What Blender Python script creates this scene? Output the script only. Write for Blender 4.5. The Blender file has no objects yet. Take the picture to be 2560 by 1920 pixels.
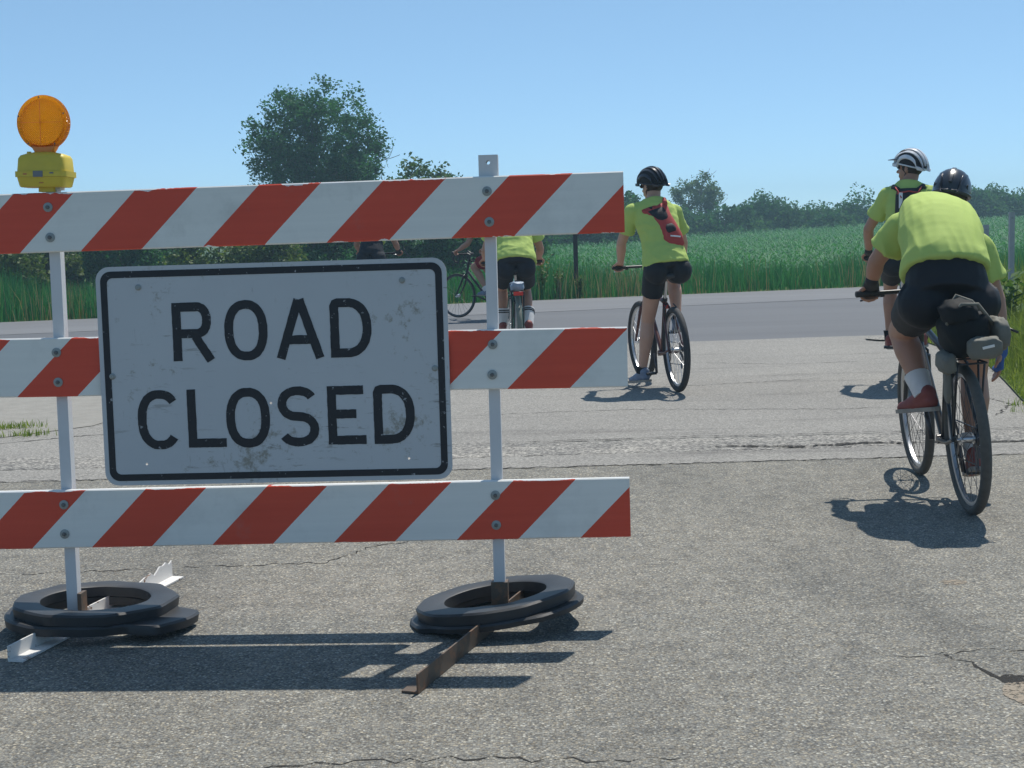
import bpy, bmesh, math, random
import numpy as np
from mathutils import Vector, Matrix, noise

scene = bpy.context.scene
col = scene.collection
rng = np.random.default_rng(7)
random.seed(7)

# ------------------------------------------------------------------ camera
EYE = 1.38
cam_data = bpy.data.cameras.new('camera')
cam_data.lens = 50.0
cam_data.sensor_width = 36.0
cam_data.clip_start = 0.05
cam_data.clip_end = 6000.0
cam = bpy.data.objects.new('camera', cam_data)
col.objects.link(cam)
pitch, roll = math.radians(6.3), math.radians(1.6)
cam.matrix_world = (Matrix.Translation((0, 0, EYE)) @ Matrix.Rotation(math.radians(90) - pitch, 4, 'X')
                    @ Matrix.Rotation(-roll, 4, 'Z'))
scene.camera = cam

# ------------------------------------------------------------------ sky and sun
SUN_EL, SUN_AZ = math.radians(61.3), math.radians(29.5)      # azimuth to the right of straight ahead
world = bpy.data.worlds.new('World')
scene.world = world
world.use_nodes = True
wn = world.node_tree
sky = wn.nodes.new('ShaderNodeTexSky')
sky.sky_type = 'NISHITA'
sky.sun_disc = False
sky.sun_elevation = SUN_EL
sky.sun_rotation = SUN_AZ
sky.altitude = 9000.0
sky.air_density = 1.5
sky.dust_density = 0.0
sky.ozone_density = 6.0
gm = wn.nodes.new('ShaderNodeGamma'); gm.inputs[1].default_value = 0.62
wn.links.new(sky.outputs[0], gm.inputs[0])
tint = wn.nodes.new('ShaderNodeMix'); tint.data_type = 'RGBA'; tint.blend_type = 'MULTIPLY'
tint.inputs[0].default_value = 1.0; tint.inputs[7].default_value = (1.76, 2.04, 2.02, 1)
wn.links.new(gm.outputs[0], tint.inputs[6])
wn.links.new(tint.outputs[2], wn.nodes['Background'].inputs[0])
wn.nodes['Background'].inputs[1].default_value = 0.14
sd = bpy.data.lights.new('sun', 'SUN')
sd.energy = 5.0
sd.angle = math.radians(0.53)
sd.color = (1.0, 0.95, 0.87)
sun = bpy.data.objects.new('sun', sd)
col.objects.link(sun)
to_sun = Vector((math.sin(SUN_AZ) * math.cos(SUN_EL), math.cos(SUN_AZ) * math.cos(SUN_EL), math.sin(SUN_EL)))
sun.rotation_euler = to_sun.to_track_quat('Z', 'Y').to_euler()
sun.location = (0, 0, 30)
scene.view_settings.view_transform = 'Standard'
scene.view_settings.look = 'None'
scene.view_settings.gamma = 1.0
scene.view_settings.exposure = 0.0

# ------------------------------------------------------------------ helpers: objects
def tag(o, label=None, cat=None, group=None, kind=None):
    if label: o['label'] = label
    if cat: o['category'] = cat
    if group: o['group'] = group
    if kind: o['kind'] = kind
    return o

def empty(name, loc=(0, 0, 0), rot=(0, 0, 0)):
    o = bpy.data.objects.new(name, None)
    o.empty_display_size = 0.1
    o.location = loc
    o.rotation_euler = rot
    col.objects.link(o)
    return o

def link_mesh(name, me, mat, parent=None, smooth=False):
    if mat is not None:
        me.materials.append(mat)
    if smooth:
        me.polygons.foreach_set('use_smooth', [True] * len(me.polygons))
    o = bpy.data.objects.new(name, me)
    col.objects.link(o)
    if parent is not None:
        o.parent = parent
    return o

def fast_mesh(name, V, F):
    """V (n,3) array, F (m,k) array with k = 3 or 4."""
    V = np.asarray(V, np.float32); F = np.asarray(F, np.int32)
    me = bpy.data.meshes.new(name)
    k = F.shape[1]
    me.vertices.add(len(V)); me.vertices.foreach_set('co', V.ravel())
    me.loops.add(F.size); me.loops.foreach_set('vertex_index', F.ravel())
    me.polygons.add(len(F))
    me.polygons.foreach_set('loop_start', np.arange(0, F.size, k, dtype=np.int32))
    me.polygons.foreach_set('loop_total', np.full(len(F), k, np.int32))
    me.update(calc_edges=True)
    return me

def V3(p): return Vector(p)

class MB:
    """collects closed shapes; build() links them as one mesh object"""
    def __init__(s):
        s.v = []; s.f = []
    def add(s, verts, faces):
        n = len(s.v)
        s.v += [tuple(p) for p in verts]
        s.f += [tuple(i + n for i in f) for f in faces]
        return s
    def box(s, c, size, rot=None, bev=0.0):
        hx, hy, hz = [d / 2 for d in size]
        if bev <= 0:
            P = [(x, y, z) for z in (-hz, hz) for y in (-hy, hy) for x in (-hx, hx)]
            F = [(0, 2, 3, 1), (4, 5, 7, 6), (0, 1, 5, 4), (2, 6, 7, 3), (0, 4, 6, 2), (1, 3, 7, 5)]
        else:
            bm = bmesh.new()
            bmesh.ops.create_cube(bm, size=1.0)
            for v in bm.verts: v.co = Vector((v.co.x * 2 * hx, v.co.y * 2 * hy, v.co.z * 2 * hz))
            bmesh.ops.bevel(bm, geom=bm.edges[:], offset=bev, segments=2, affect='EDGES', profile=0.6)
            bm.verts.index_update()
            P = [tuple(v.co) for v in bm.verts]; F = [tuple(v.index for v in f.verts) for f in bm.faces]
            bm.free()
        M = rot.to_4x4() if rot is not None else Matrix.Identity(4)
        return s.add([(M @ Vector(p)) + Vector(c) for p in P], F)
    def loft(s, rings, cap=True, closed=False):
        n = len(rings[0]); V = []; F = []
        for r in rings: V += list(r)
        m = len(rings)
        for i in range(m if closed else m - 1):
            a = i * n; b = ((i + 1) % m) * n
            for j in range(n):
                k = (j + 1) % n
                F.append((a + j, a + k, b + k, b + j))
        if cap and not closed:
            F.append(tuple(range(n - 1, -1, -1)))
            F.append(tuple(range((m - 1) * n, m * n)))
        return s.add(V, F)
    def tube(s, pts, rad, n=8, cap=True, closed=False):
        pts = [Vector(p) for p in pts]
        if not hasattr(rad, '__len__'): rad = [rad] * len(pts)
        rings = []; m = len(pts)
        prev = None
        for i, p in enumerate(pts):
            if closed: t = pts[(i + 1) % m] - pts[i - 1]
            elif i == 0: t = pts[1] - pts[0]
            elif i == m - 1: t = pts[-1] - pts[-2]
            else: t = (pts[i + 1] - p).normalized() + (p - pts[i - 1]).normalized()
            t.normalize()
            if prev is None:
                u = t.orthogonal().normalized()
            else:
                u = (prev - t * prev.dot(t))
                u = u.normalized() if u.length > 1e-6 else t.orthogonal().normalized()
            prev = u
            w = t.cross(u)
            r = rad[i]
            rings.append([p + (u * math.cos(2 * math.pi * j / n) + w * math.sin(2 * math.pi * j / n)) * r for j in range(n)])
        return s.loft(rings, cap, closed)
    def capsule(s, a, b, ra, rb, n=14, k=4):
        a, b = Vector(a), Vector(b)
        t = (b - a).normalized()
        pts = []; rad = []
        for i in range(k + 1):
            q = math.pi / 2 * (i + 0.15) / (k + 0.15)
            pts.append(a - t * ra * math.cos(q)); rad.append(ra * math.sin(q))
        for i in range(k, -1, -1):
            q = math.pi / 2 * (i + 0.15) / (k + 0.15)
            pts.append(b + t * rb * math.cos(q)); rad.append(rb * math.sin(q))
        return s.tube(pts, rad, n)
    def chain(s, pts, rads, n=14):
        for i in range(len(pts) - 1):
            s.capsule(pts[i], pts[i + 1], rads[i], rads[i + 1], n)
        return s
    def ellipsoid(s, c, r, M=None, nu=16, nv=10):
        V = []; F = []
        M = M or Matrix.Identity(3)
        c = Vector(c)
        for i in range(nv + 1):
            th = math.pi * (0.02 + 0.96 * i / nv)
            for j in range(nu):
                ph = 2 * math.pi * j / nu
                V.append(c + M @ Vector((r[0] * math.sin(th) * math.cos(ph), r[1] * math.sin(th) * math.sin(ph), r[2] * math.cos(th))))
        for i in range(nv):
            for j in range(nu):
                k = (j + 1) % nu
                F.append((i * nu + j, (i + 1) * nu + j, (i + 1) * nu + k, i * nu + k))
        F.append(tuple(range(nu))); F.append(tuple(range((nv + 1) * nu - 1, nv * nu - 1, -1)))
        return s.add(V, F)
    def lathe(s, prof, axis_o, axis, n=32, closed=True):
        """profile [(r, h)] turned about axis; closed profile makes a solid ring"""
        o = Vector(axis_o); a = Vector(axis).normalized(); u = a.orthogonal().normalized(); w = a.cross(u)
        m = len(prof); V = []; F = []
        for j in range(n):
            q = 2 * math.pi * j / n
            d = u * math.cos(q) + w * math.sin(q)
            for (r, h) in prof: V.append(o + d * r + a * h)
        for j in range(n):
            k = (j + 1) % n
            for i in range(m if closed else m - 1):
                l = (i + 1) % m
                F.append((j * m + i, k * m + i, k * m + l, j * m + l))
        return s.add(V, F)
    def torus(s, c, axis, R, prof_r, n=48, k=8, squash=1.0):
        prof = [(R + prof_r * math.cos(2 * math.pi * i / k), prof_r * squash * math.sin(2 * math.pi * i / k)) for i in range(k)]
        return s.lathe(prof, c, axis, n)
    def prism(s, poly, z0, z1, M=None):
        n = len(poly); M = M or Matrix.Identity(4)
        V = [M @ Vector((x, y, z0)) for x, y in poly] + [M @ Vector((x, y, z1)) for x, y in poly]
        F = [tuple(range(n - 1, -1, -1)), tuple(range(n, 2 * n))]
        for i in range(n):
            j = (i + 1) % n
            F.append((i, j, j + n, i + n))
        return s.add(V, F)
    def mesh(s, name='mesh'):
        me = bpy.data.meshes.new(name)
        me.from_pydata(s.v, [], s.f)
        bm = bmesh.new(); bm.from_mesh(me)
        bmesh.ops.recalc_face_normals(bm, faces=bm.faces[:])
        bm.to_mesh(me); bm.free()
        me.update()
        return me
    def build(s, name, mat, parent=None, smooth=False, sharp=None):
        o = link_mesh(name, s.mesh(name), mat, parent, smooth)
        if smooth and sharp is not None:
            o.data.set_sharp_from_angle(angle=math.radians(sharp))
        return o
    def organic(s, name, mat, parent=None, voxel=0.01, smooth=4, wrinkle=None):
        """merge the overlapping closed shapes into one continuous skin"""
        me = s.mesh(name)
        tmp = bpy.data.objects.new('tmp_' + name, me)
        col.objects.link(tmp)
        r = tmp.modifiers.new('r', 'REMESH'); r.mode = 'VOXEL'; r.voxel_size = voxel; r.adaptivity = 0
        if smooth:
            q = tmp.modifiers.new('s', 'SMOOTH'); q.factor = 0.5; q.iterations = smooth
        dg = bpy.context.evaluated_depsgraph_get()
        ev = tmp.evaluated_get(dg)
        m2 = bpy.data.meshes.new_from_object(ev)
        bpy.data.objects.remove(tmp)
        bpy.data.meshes.remove(me)
        m2.materials.clear()
        if wrinkle:
            n = len(m2.vertices)
            co = np.empty(n * 3, np.float32); m2.vertices.foreach_get('co', co); co = co.reshape(-1, 3)
            no = np.empty(n * 3, np.float32); m2.vertices.foreach_get('normal', no); no = no.reshape(-1, 3)
            d = np.array([wrinkle(Vector(c), Vector(q)) for c, q in zip(co, no)], np.float32)
            co = co + no * d[:, None]
            m2.vertices.foreach_set('co', co.ravel()); m2.update()
        m2.name = name
        return link_mesh(name, m2, mat, parent, True)

# ------------------------------------------------------------------ helpers: materials
class NT:
    def __init__(s, name):
        s.m = bpy.data.materials.new(name); s.m.use_nodes = True
        s.t = s.m.node_tree; s.b = s.t.nodes['Principled BSDF']; s.out = s.t.nodes['Material Output']
    def n(s, typ, **kw):
        x = s.t.nodes.new(typ)
        for k, v in kw.items():
            if k.startswith('i_'):
                key = k[2:]
                key = int(key) if key.isdigit() else key.replace('_', ' ')
                x.inputs[key].default_value = v
            else: setattr(x, k, v)
        return x
    def l(s, a, b): s.t.links.new(a, b)
    def math(s, op, a, b=None, c=None, clamp=False):
        x = s.t.nodes.new('ShaderNodeMath'); x.operation = op; x.use_clamp = clamp
        for i, q in enumerate((a, b, c)):
            if q is None: continue
            if hasattr(q, 'is_linked'): s.l(q, x.inputs[i])
            else: x.inputs[i].default_value = q
        return x.outputs[0]
    def mix(s, fac, a, b, typ='MIX'):
        x = s.t.nodes.new('ShaderNodeMix'); x.data_type = 'RGBA'; x.blend_type = typ
        for i, q in ((0, fac), (6, a), (7, b)):
            if hasattr(q, 'is_linked'): s.l(q, x.inputs[i])
            else: x.inputs[i].default_value = q if i == 0 else ((*q, 1) if len(q) == 3 else q)
        return x.outputs[2]
    def ramp(s, fac, stops, interp='LINEAR'):
        x = s.t.nodes.new('ShaderNodeValToRGB'); x.color_ramp.interpolation = interp
        e = x.color_ramp.elements
        while len(e) < len(stops): e.new(0.5)
        for el, (p, c) in zip(e, stops):
            el.position = p; el.color = (*c, 1) if len(c) == 3 else c
        s.l(fac, x.inputs[0])
        return x.outputs[0]
    def noise(s, scale, detail=3, rough=0.55, vec=None, dim='3D'):
        x = s.n('ShaderNodeTexNoise'); x.inputs['Scale'].default_value = scale
        x.inputs['Detail'].default_value = detail; x.inputs['Roughness'].default_value = rough
        if vec is not None: s.l(vec, x.inputs['Vector'])
        return x.outputs[0]
    def coord(s, which='Object'):
        return s.n('ShaderNodeTexCoord').outputs[which]
    def scalevec(s, vec, sc):
        x = s.n('ShaderNodeMapping'); x.inputs['Scale'].default_value = sc
        s.l(vec, x.inputs['Vector']); return x.outputs[0]
    def bump(s, h, strength=0.3, dist=0.01):
        x = s.n('ShaderNodeBump'); x.inputs['Strength'].default_value = strength; x.inputs['Distance'].default_value = dist
        s.l(h, x.inputs['Height']); s.l(x.outputs[0], s.b.inputs['Normal'])
    def base(s, c):
        if hasattr(c, 'is_linked'): s.l(c, s.b.inputs['Base Color'])
        else: s.b.inputs['Base Color'].default_value = (*c, 1)
    def set(s, rough=None, metal=None, spec=None):
        if rough is not None: s.b.inputs['Roughness'].default_value = rough
        if metal is not None: s.b.inputs['Metallic'].default_value = metal
        if spec is not None: s.b.inputs['Specular IOR Level'].default_value = spec

def simple(name, c, rough=0.6, metal=0.0, spec=0.5, vary=0.12, scale=30.0, bump=0.0, bdist=0.002):
    t = NT(name); t.set(rough, metal, spec)
    v = t.noise(scale, 4, 0.6, t.coord())
    t.base(t.mix(v, tuple(x * (1 - vary) for x in c), tuple(min(1, x * (1 + vary)) for x in c)))
    if bump: t.bump(v, bump, bdist)
    return t.m

def leaf_mat(name, dark, light, trans=0.35, rough=0.5, tint=None, spec=0.4):
    t = NT(name)
    g = t.n('ShaderNodeNewGeometry')
    c = t.mix(g.outputs['Random Per Island'], dark, light)
    if tint is not None:
        nz = t.noise(tint[1], 2, 0.5, t.coord())
        c = t.mix(t.ramp(nz, [(0.42, (0, 0, 0)), (0.62, (1, 1, 1))]), c, tint[0])
    t.base(c); t.set(rough, 0, spec)
    tr = t.n('ShaderNodeBsdfTranslucent')
    t.l(t.mix(1.0, c, (0.95, 1.0, 0.45), 'MULTIPLY'), tr.inputs[0])
    ms = t.n('ShaderNodeMixShader'); ms.inputs[0].default_value = trans
    t.l(t.b.outputs[0], ms.inputs[1]); t.l(tr.outputs[0], ms.inputs[2]); t.l(ms.outputs[0], t.out.inputs[0])
    return t.m

M = {}
M['black_plastic'] = simple('black_plastic', (0.018, 0.019, 0.022), 0.45)
M['black_rubber'] = simple('black_rubber', (0.03, 0.03, 0.032), 0.8, vary=0.3, scale=60)
M['dusty_rubber'] = simple('dusty_rubber', (0.085, 0.08, 0.07), 0.85, vary=0.35, scale=40)
M['steel'] = simple('steel', (0.55, 0.56, 0.58), 0.3, 1.0, vary=0.1)
M['dark_steel'] = simple('dark_steel', (0.09, 0.09, 0.10), 0.4, 0.8, vary=0.25)
M['alloy'] = simple('alloy', (0.62, 0.63, 0.65), 0.35, 1.0, vary=0.06)
M['white_plastic'] = simple('white_plastic', (0.72, 0.72, 0.70), 0.4)

# ------------------------------------------------------------------ the ground
def poly_sheet(name, pts, z, mat, kind='structure', parent=None, cell=None):
    me = bpy.data.meshes.new(name)
    bm = bmesh.new()
    vs = [bm.verts.new((x, y, z)) for x, y in pts]
    f = bm.faces.new(vs)
    bm.normal_update()
    if f.normal.z < 0: bmesh.ops.reverse_faces(bm, faces=[f])
    bmesh.ops.triangulate(bm, faces=bm.faces[:])
    bm.to_mesh(me); bm.free()
    o = link_mesh(name, me, mat, parent)
    if kind: o['kind'] = kind
    return o

def mat_chipseal():
    t = NT('chipseal_asphalt'); P = t.coord()
    vor = t.n('ShaderNodeTexVoronoi'); vor.inputs['Scale'].default_value = 150.0; t.l(P, vor.inputs['Vector'])
    sep = t.n('ShaderNodeSeparateColor'); t.l(vor.outputs['Color'], sep.inputs[0])
    chip = t.ramp(sep.outputs[0], [(0.0, (0.125, 0.125, 0.124)), (0.25, (0.170, 0.170, 0.165)), (0.62, (0.225, 0.222, 0.208)), (0.90, (0.30, 0.292, 0.262)), (1.0, (0.48, 0.47, 0.43))])
    tone = t.ramp(sep.outputs[1], [(0.0, (1.06, 0.98, 0.86)), (0.5, (1, 1, 1)), (1.0, (0.95, 0.99, 1.04))])
    chip = t.mix(1.0, chip, tone, 'MULTIPLY')
    gap = t.ramp(vor.outputs['Distance'], [(0.45, (1, 1, 1)), (0.80, (0.52, 0.52, 0.52))])
    c = t.mix(1.0, chip, gap, 'MULTIPLY')
    mott = t.noise(9.0, 5, 0.65, P)
    c = t.mix(t.ramp(mott, [(0.36, (0.6, 0.6, 0.6)), (0.52, (0, 0, 0))]), c, t.mix(1.0, c, (0.70, 0.70, 0.71), 'MULTIPLY'))
    c = t.mix(t.ramp(mott, [(0.55, (0, 0, 0)), (0.72, (0.5, 0.5, 0.5))]), c, (0.24, 0.235, 0.22))
    worn = t.noise(0.9, 4, 0.6, P)                       # patches where the binder shows or dust sits
    c = t.mix(t.ramp(worn, [(0.35, (0, 0, 0)), (0.75, (0.55, 0.55, 0.55))]), c, t.mix(1.0, c, (1.28, 1.25, 1.2), 'MULTIPLY'))
    track = t.noise(1.0, 5, 0.65, t.scalevec(P, (1.6, 0.30, 1)))
    c = t.mix(t.ramp(track, [(0.48, (0, 0, 0)), (0.66, (0.85, 0.85, 0.85))]), c, t.mix(1.0, c, (0.70, 0.71, 0.73), 'MULTIPLY'))
    c = t.mix(1.0, c, (0.99, 0.975, 0.925), 'MULTIPLY')
    t.base(c); t.set(0.85, 0, 0.25)
    h = t.math('SUBTRACT', t.math('MULTIPLY', sep.outputs[2], 0.6), vor.outputs['Distance'])
    t.bump(h, 0.45, 0.004)
    return t.m

def mat_smooth_old():
    t = NT('worn_asphalt'); P = t.coord()
    vor = t.n('ShaderNodeTexVoronoi'); vor.inputs['Scale'].default_value = 120.0; t.l(P, vor.inputs['Vector'])
    sep = t.n('ShaderNodeSeparateColor'); t.l(vor.outputs['Color'], sep.inputs[0])
    c = t.ramp(sep.outputs[0], [(0.0, (0.168, 0.162, 0.150)), (0.5, (0.250, 0.241, 0.222)), (1.0, (0.36, 0.348, 0.318))])
    big = t.noise(0.5, 5, 0.6, P)
    c = t.mix(t.ramp(big, [(0.35, (0, 0, 0)), (0.7, (0.6, 0.6, 0.6))]), c, t.mix(1.0, c, (0.72, 0.72, 0.73), 'MULTIPLY'))
    st = t.noise(1.0, 5, 0.65, t.scalevec(P, (0.32, 2.6, 1)))
    c = t.mix(t.ramp(st, [(0.56, (0, 0, 0)), (0.70, (0.75, 0.75, 0.75))]), c, t.mix(1.0, c, (0.58, 0.57, 0.58), 'MULTIPLY'))
    t.base(c); t.set(0.9, 0, 0.2)
    t.bump(t.math('ADD', sep.outputs[1], t.noise(14, 4, 0.6, P)), 0.35, 0.004)
    return t.m

def mat_cross(name, c0, c1):
    t = NT(name); P = t.coord()
    n1 = t.noise(90, 3, 0.7, P); big = t.noise(1.0, 5, 0.6, t.scalevec(P, (0.10, 0.9, 1)))
    c = t.mix(n1, c0, c1)
    c = t.mix(t.ramp(big, [(0.4, (0, 0, 0)), (0.7, (0.7, 0.7, 0.7))]), c, t.mix(1.0, c, (0.75, 0.75, 0.77), 'MULTIPLY'))
    t.base(c); t.set(0.75, 0, 0.3); t.bump(n1, 0.3, 0.004)
    return t.m

def mat_soil(name, a, b, scale=3.0):
    t = NT(name); P = t.coord()
    t.base(t.mix(t.noise(scale, 6, 0.65, P), a, b)); t.set(0.95, 0, 0.1)
    t.bump(t.noise(scale * 8, 4, 0.7, P), 0.5, 0.02)
    return t.m

def mat_coarse():
    t = NT('coarse_joint_asphalt'); P = t.coord()
    vor = t.n('ShaderNodeTexVoronoi'); vor.inputs['Scale'].default_value = 70.0; t.l(P, vor.inputs['Vector'])
    sep = t.n('ShaderNodeSeparateColor'); t.l(vor.outputs['Color'], sep.inputs[0])
    c = t.ramp(sep.outputs[0], [(0.0, (0.085, 0.083, 0.08)), (0.5, (0.18, 0.175, 0.165)), (1.0, (0.33, 0.32, 0.29))])
    big = t.noise(1.0, 6, 0.7, t.scalevec(P, (1.1, 3.4, 1)))
    c = t.mix(t.ramp(big, [(0.40, (0, 0, 0)), (0.60, (1, 1, 1))]), c, t.mix(1.0, c, (1.45, 1.42, 1.38), 'MULTIPLY'))
    t.base(c); t.set(0.9, 0, 0.2); t.bump(sep.outputs[1], .6, .006)
    return t.m
M['chipseal'] = mat_chipseal()
M['worn'] = mat_smooth_old()
M['cross'] = mat_cross('cross_asphalt', (0.092, 0.096, 0.104), (0.136, 0.141, 0.150))
M['shoulder'] = mat_cross('pale_shoulder_asphalt', (0.128, 0.131, 0.137), (0.182, 0.185, 0.192))
M['soil'] = mat_soil('grassy_soil', (0.045, 0.085, 0.022), (0.10, 0.125, 0.045))
M['gravel'] = mat_soil('pale_gravel', (0.20, 0.193, 0.175), (0.36, 0.348, 0.318), 7.0)
def broken(name, a, b, cover, scale):
    """grains of dirt or tar with bare road between them"""
    t = NT(name); P = t.coord()
    t.base(t.mix(t.noise(90, 3, .6, P), a, b)); t.set(.95, 0, .1)
    k = t.ramp(t.noise(scale, 5, .75, P), [(cover, (1, 1, 1)), (cover + .10, (0, 0, 0))])
    t.l(k, t.b.inputs['Alpha'])
    return t.m
M['crack'] = broken('crack_tar', (0.022, 0.021, 0.02), (0.055, 0.053, 0.05), .50, 38)
M['coarse'] = mat_coarse()
M['tan_dirt'] = broken('tan_dirt', (0.22, 0.185, 0.14), (0.36, 0.31, 0.25), .47, 55)

def field_z(x, y):
    """height of the crop field: a little below the roads, rising to the far right"""
    s = np.clip((y - 28.5 - 0.25 * x) / 3.0, 0, 1); s = s * s * (3 - 2 * s)
    r = np.clip((x - 6.0) / 26.0, 0, 1) * np.clip((y - 38) / 45.0, 0, 1)
    return -0.02 - 0.30 * s + 0.70 * r

# terrain: one sheet to the horizon, finer where it is seen
def terrain():
    xs = np.unique(np.concatenate([np.linspace(-2500, -60, 14), np.linspace(-60, 70, 66), np.linspace(70, 2500, 14)]))
    ys = np.unique(np.concatenate([np.linspace(-400, -10, 5), np.linspace(-10, 120, 80), np.linspace(120, 3500, 18)]))
    X, Y = np.meshgrid(xs, ys)
    Z = field_z(X, Y) + 0.02
    Z = np.where(Y < 27, -0.02, Z) 
    V = np.stack([X, Y, Z - 0.012], -1).reshape(-1, 3)
    nx = len(xs); F = []
    i, j = np.meshgrid(np.arange(len(ys) - 1), np.arange(nx - 1), indexing='ij')
    a = (i * nx + j).ravel()
    F = np.stack([a, a + 1, a + nx + 1, a + nx], -1)
    o = link_mesh('ground', fast_mesh('ground', V, F), M['soil'], None, True)
    o['kind'] = 'structure'
    return o
ground = terrain()

# cross road: runs across behind the riders, slightly away to the right
def crossline(x, off): return 26.5 + 0.25 * x + off
xl, xr = -60.0, 70.0
def near_edge(x): return 16.0 + 0.10 * x
cross = poly_sheet('cross_road', [(xl, 12.5)] + [(xl, crossline(xl, 0) + 3.0)] + [(x, crossline(x, 0)) for x in (-40, -20, -10, 0, 10, 20, 40)] + [(xr, crossline(xr, 0)), (xr, 26.0), (12, 16.8), (5, 16.4), (0, 16.1), (-6, 15.6), (-30, 13.5)], 0.0, M['cross'])
shoulder = poly_sheet('road_shoulder', [(-45, crossline(-45, -0.05)), (45, crossline(45, -0.05)), (45, crossline(45, -4.0)), (20, crossline(20, -3.9)), (6, crossline(6, -3.6)), (0, crossline(0, -3.7)), (-8, crossline(-8, -3.6)), (-45, crossline(-45, -3.9))], 0.004, M['shoulder'])

# near road in two surfaces with a joint between them
def wob(x, a=0.05, s=1.3, o=0.0): return a * noise.noise(Vector((x * s + o, o, 0)))
xs = [-8 + 0.25 * i for i in range(63)]
far_top = [(x, 16.3 + 0.06 * x + 0.10 * noise.noise(Vector((x * .6, 3, 0)))) for x in xs]
left_edge = [(-8.0, 12.0), (-8.0, 8.7)]
apron = poly_sheet('old_road', far_top[::-1] + [(x, 8.55 + wob(x, .08)) for x in xs], 0.006, M['worn'])
joint = poly_sheet('joint_strip', [(x, 8.95 + wob(x, .16, .9, 5) + wob(x, .08, 3.1, 2)) for x in xs][::-1] + [(x, 8.12 + wob(x, .06, 1.6, 9)) for x in xs], 0.010, M['coarse'])
chip = poly_sheet('chipseal_road', [(x, 8.02 + wob(x, .03, 2, 2)) for x in xs][::-1] + [(-8, -6), (7.5, -6)], 0.012, M['chipseal'])
band = poly_sheet('joint_band', [(x, 8.42 + wob(x, .07, 1.1, 21)) for x in xs][::-1] + [(x, 8.0 + wob(x, .03, 2, 4)) for x in xs], 0.014, M['worn'])

def crack(pts, w, z, parent, seed=0, step=0.035):
    """jagged dark ribbon along pts; each is a real strip let into the surface"""
    r = random.Random(seed)
    P = []
    for (x0, y0), (x1, y1) in zip(pts[:-1], pts[1:]):
        n = max(2, int(math.hypot(x1 - x0, y1 - y0) / step))
        for i in range(n):
            P.append((x0 + (x1 - x0) * i / n, y0 + (y1 - y0) * i / n))
    P.append(pts[-1])
    L, R_ = [], []
    for i, (x, y) in enumerate(P):
        a = P[max(i - 1, 0)]; b = P[min(i + 1, len(P) - 1)]
        dx, dy = b[0] - a[0], b[1] - a[1]; d = math.hypot(dx, dy) or 1
        nx, ny = -dy / d, dx / d
        j = r.uniform(-.022, .022)
        ww = w * r.uniform(.12, 1.0) * min(1, 8 * min(i + .3, len(P) - i - .7) / len(P))
        L.append((x + nx * (j + ww / 2), y + ny * (j + ww / 2), z)); R_.append((x + nx * (j - ww / 2), y + ny * (j - ww / 2), z))
    n = len(P)
    me = fast_mesh('crack', L + R_, [(i, i + n, i + 1 + n, i + 1) for i in range(n - 1)])
    return link_mesh('crack', me, M['crack'], parent)

crack([(x, 8.43 + wob(x, .07, 1.1, 21)) for x in xs if -6 < x < 6], .022, .0152, band, 1)
crack([(-.3, 8.98), (.6, 8.99), (1.3, 9.02), (2.4, 8.98), (3.6, 9.02)], .035, .0152, joint, 2)
crack([(1.15, 8.62), (1.7, 8.50), (2.2, 8.56), (2.9, 8.47), (3.3, 8.47)], .09, .0156, joint, 3)
crack([(-6, 8.0), (-3, 8.01), (-1, 8.02), (1, 8.0), (4.2, 8.02)], .025, .0152, chip, 4)
crack([(-2.3, 5.74), (-1.19, 5.80), (-.8, 5.815), (-.62, 6.09), (-.3, 6.3)], .013, .0132, chip, 5)
crack([(-.75, 3.545), (-.4, 3.56), (-.15, 3.563), (.2, 3.525), (.45, 3.52)], .012, .0132, chip, 6)
crack([(1.1, 4.32), (1.5, 4.36), (2.0, 4.33)], .009, .0132, chip, 7)
crack([(1.34, 4.36), (1.38, 4.2), (1.44, 4.08), (1.7, 3.98)], .026, .0132, chip, 8)
crack([(-6, 7.35), (-3.4, 7.42), (-1.0, 7.3)], .014, .0132, chip, 9)
crack([(.3, 12.1), (1.4, 11.9), (2.7, 12.2)], .022, .0072, apron, 10)
crack([(1.8, 13.9), (2.6, 13.5), (3.5, 13.6)], .022, .0072, apron, 11)
crack([(-.5, 10.4), (.9, 10.5), (2.3, 10.2), (3.4, 10.25)], .018, .0072, apron, 12)
crack([(-4.5, 9.6), (-3.4, 10.6), (-2.8, 12.0)], .04, .0072, apron, 13)
crack([(-4.2, 9.2), (-3.0, 9.9), (-2.2, 10.1)], .05, .0072, apron, 14)
crack([(3.3, 9.6), (3.6, 10.2), (3.55, 10.9)], .03, .0072, apron, 15)

def blob(name, cx, cy, rx, ry, z, mat, parent, seed, kind=None):
    pts = []
    for i in range(40):
        a = 2 * math.pi * i / 40
        k = 1 + .45 * noise.noise(Vector((math.cos(a) * 1.5 + seed, math.sin(a) * 1.5, seed))) + .12 * noise.noise(Vector((math.cos(a) * 7, math.sin(a) * 7 + seed, 1)))
        pts.append((cx + rx * k * math.cos(a), cy + ry * k * math.sin(a)))
    return poly_sheet(name, pts, z, mat, kind, parent)
blob('pothole', 1.47, 4.06, .06, .06, .0131, M['crack'], chip, 3.0)
blob('dirt_patch', 1.46, 3.93, .085, .10, .0138, M['tan_dirt'], chip, 5.0)
blob('dirt_patch', 1.63, 5.205, .045, .04, .0136, M['tan_dirt'], chip, 8.0)

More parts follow.
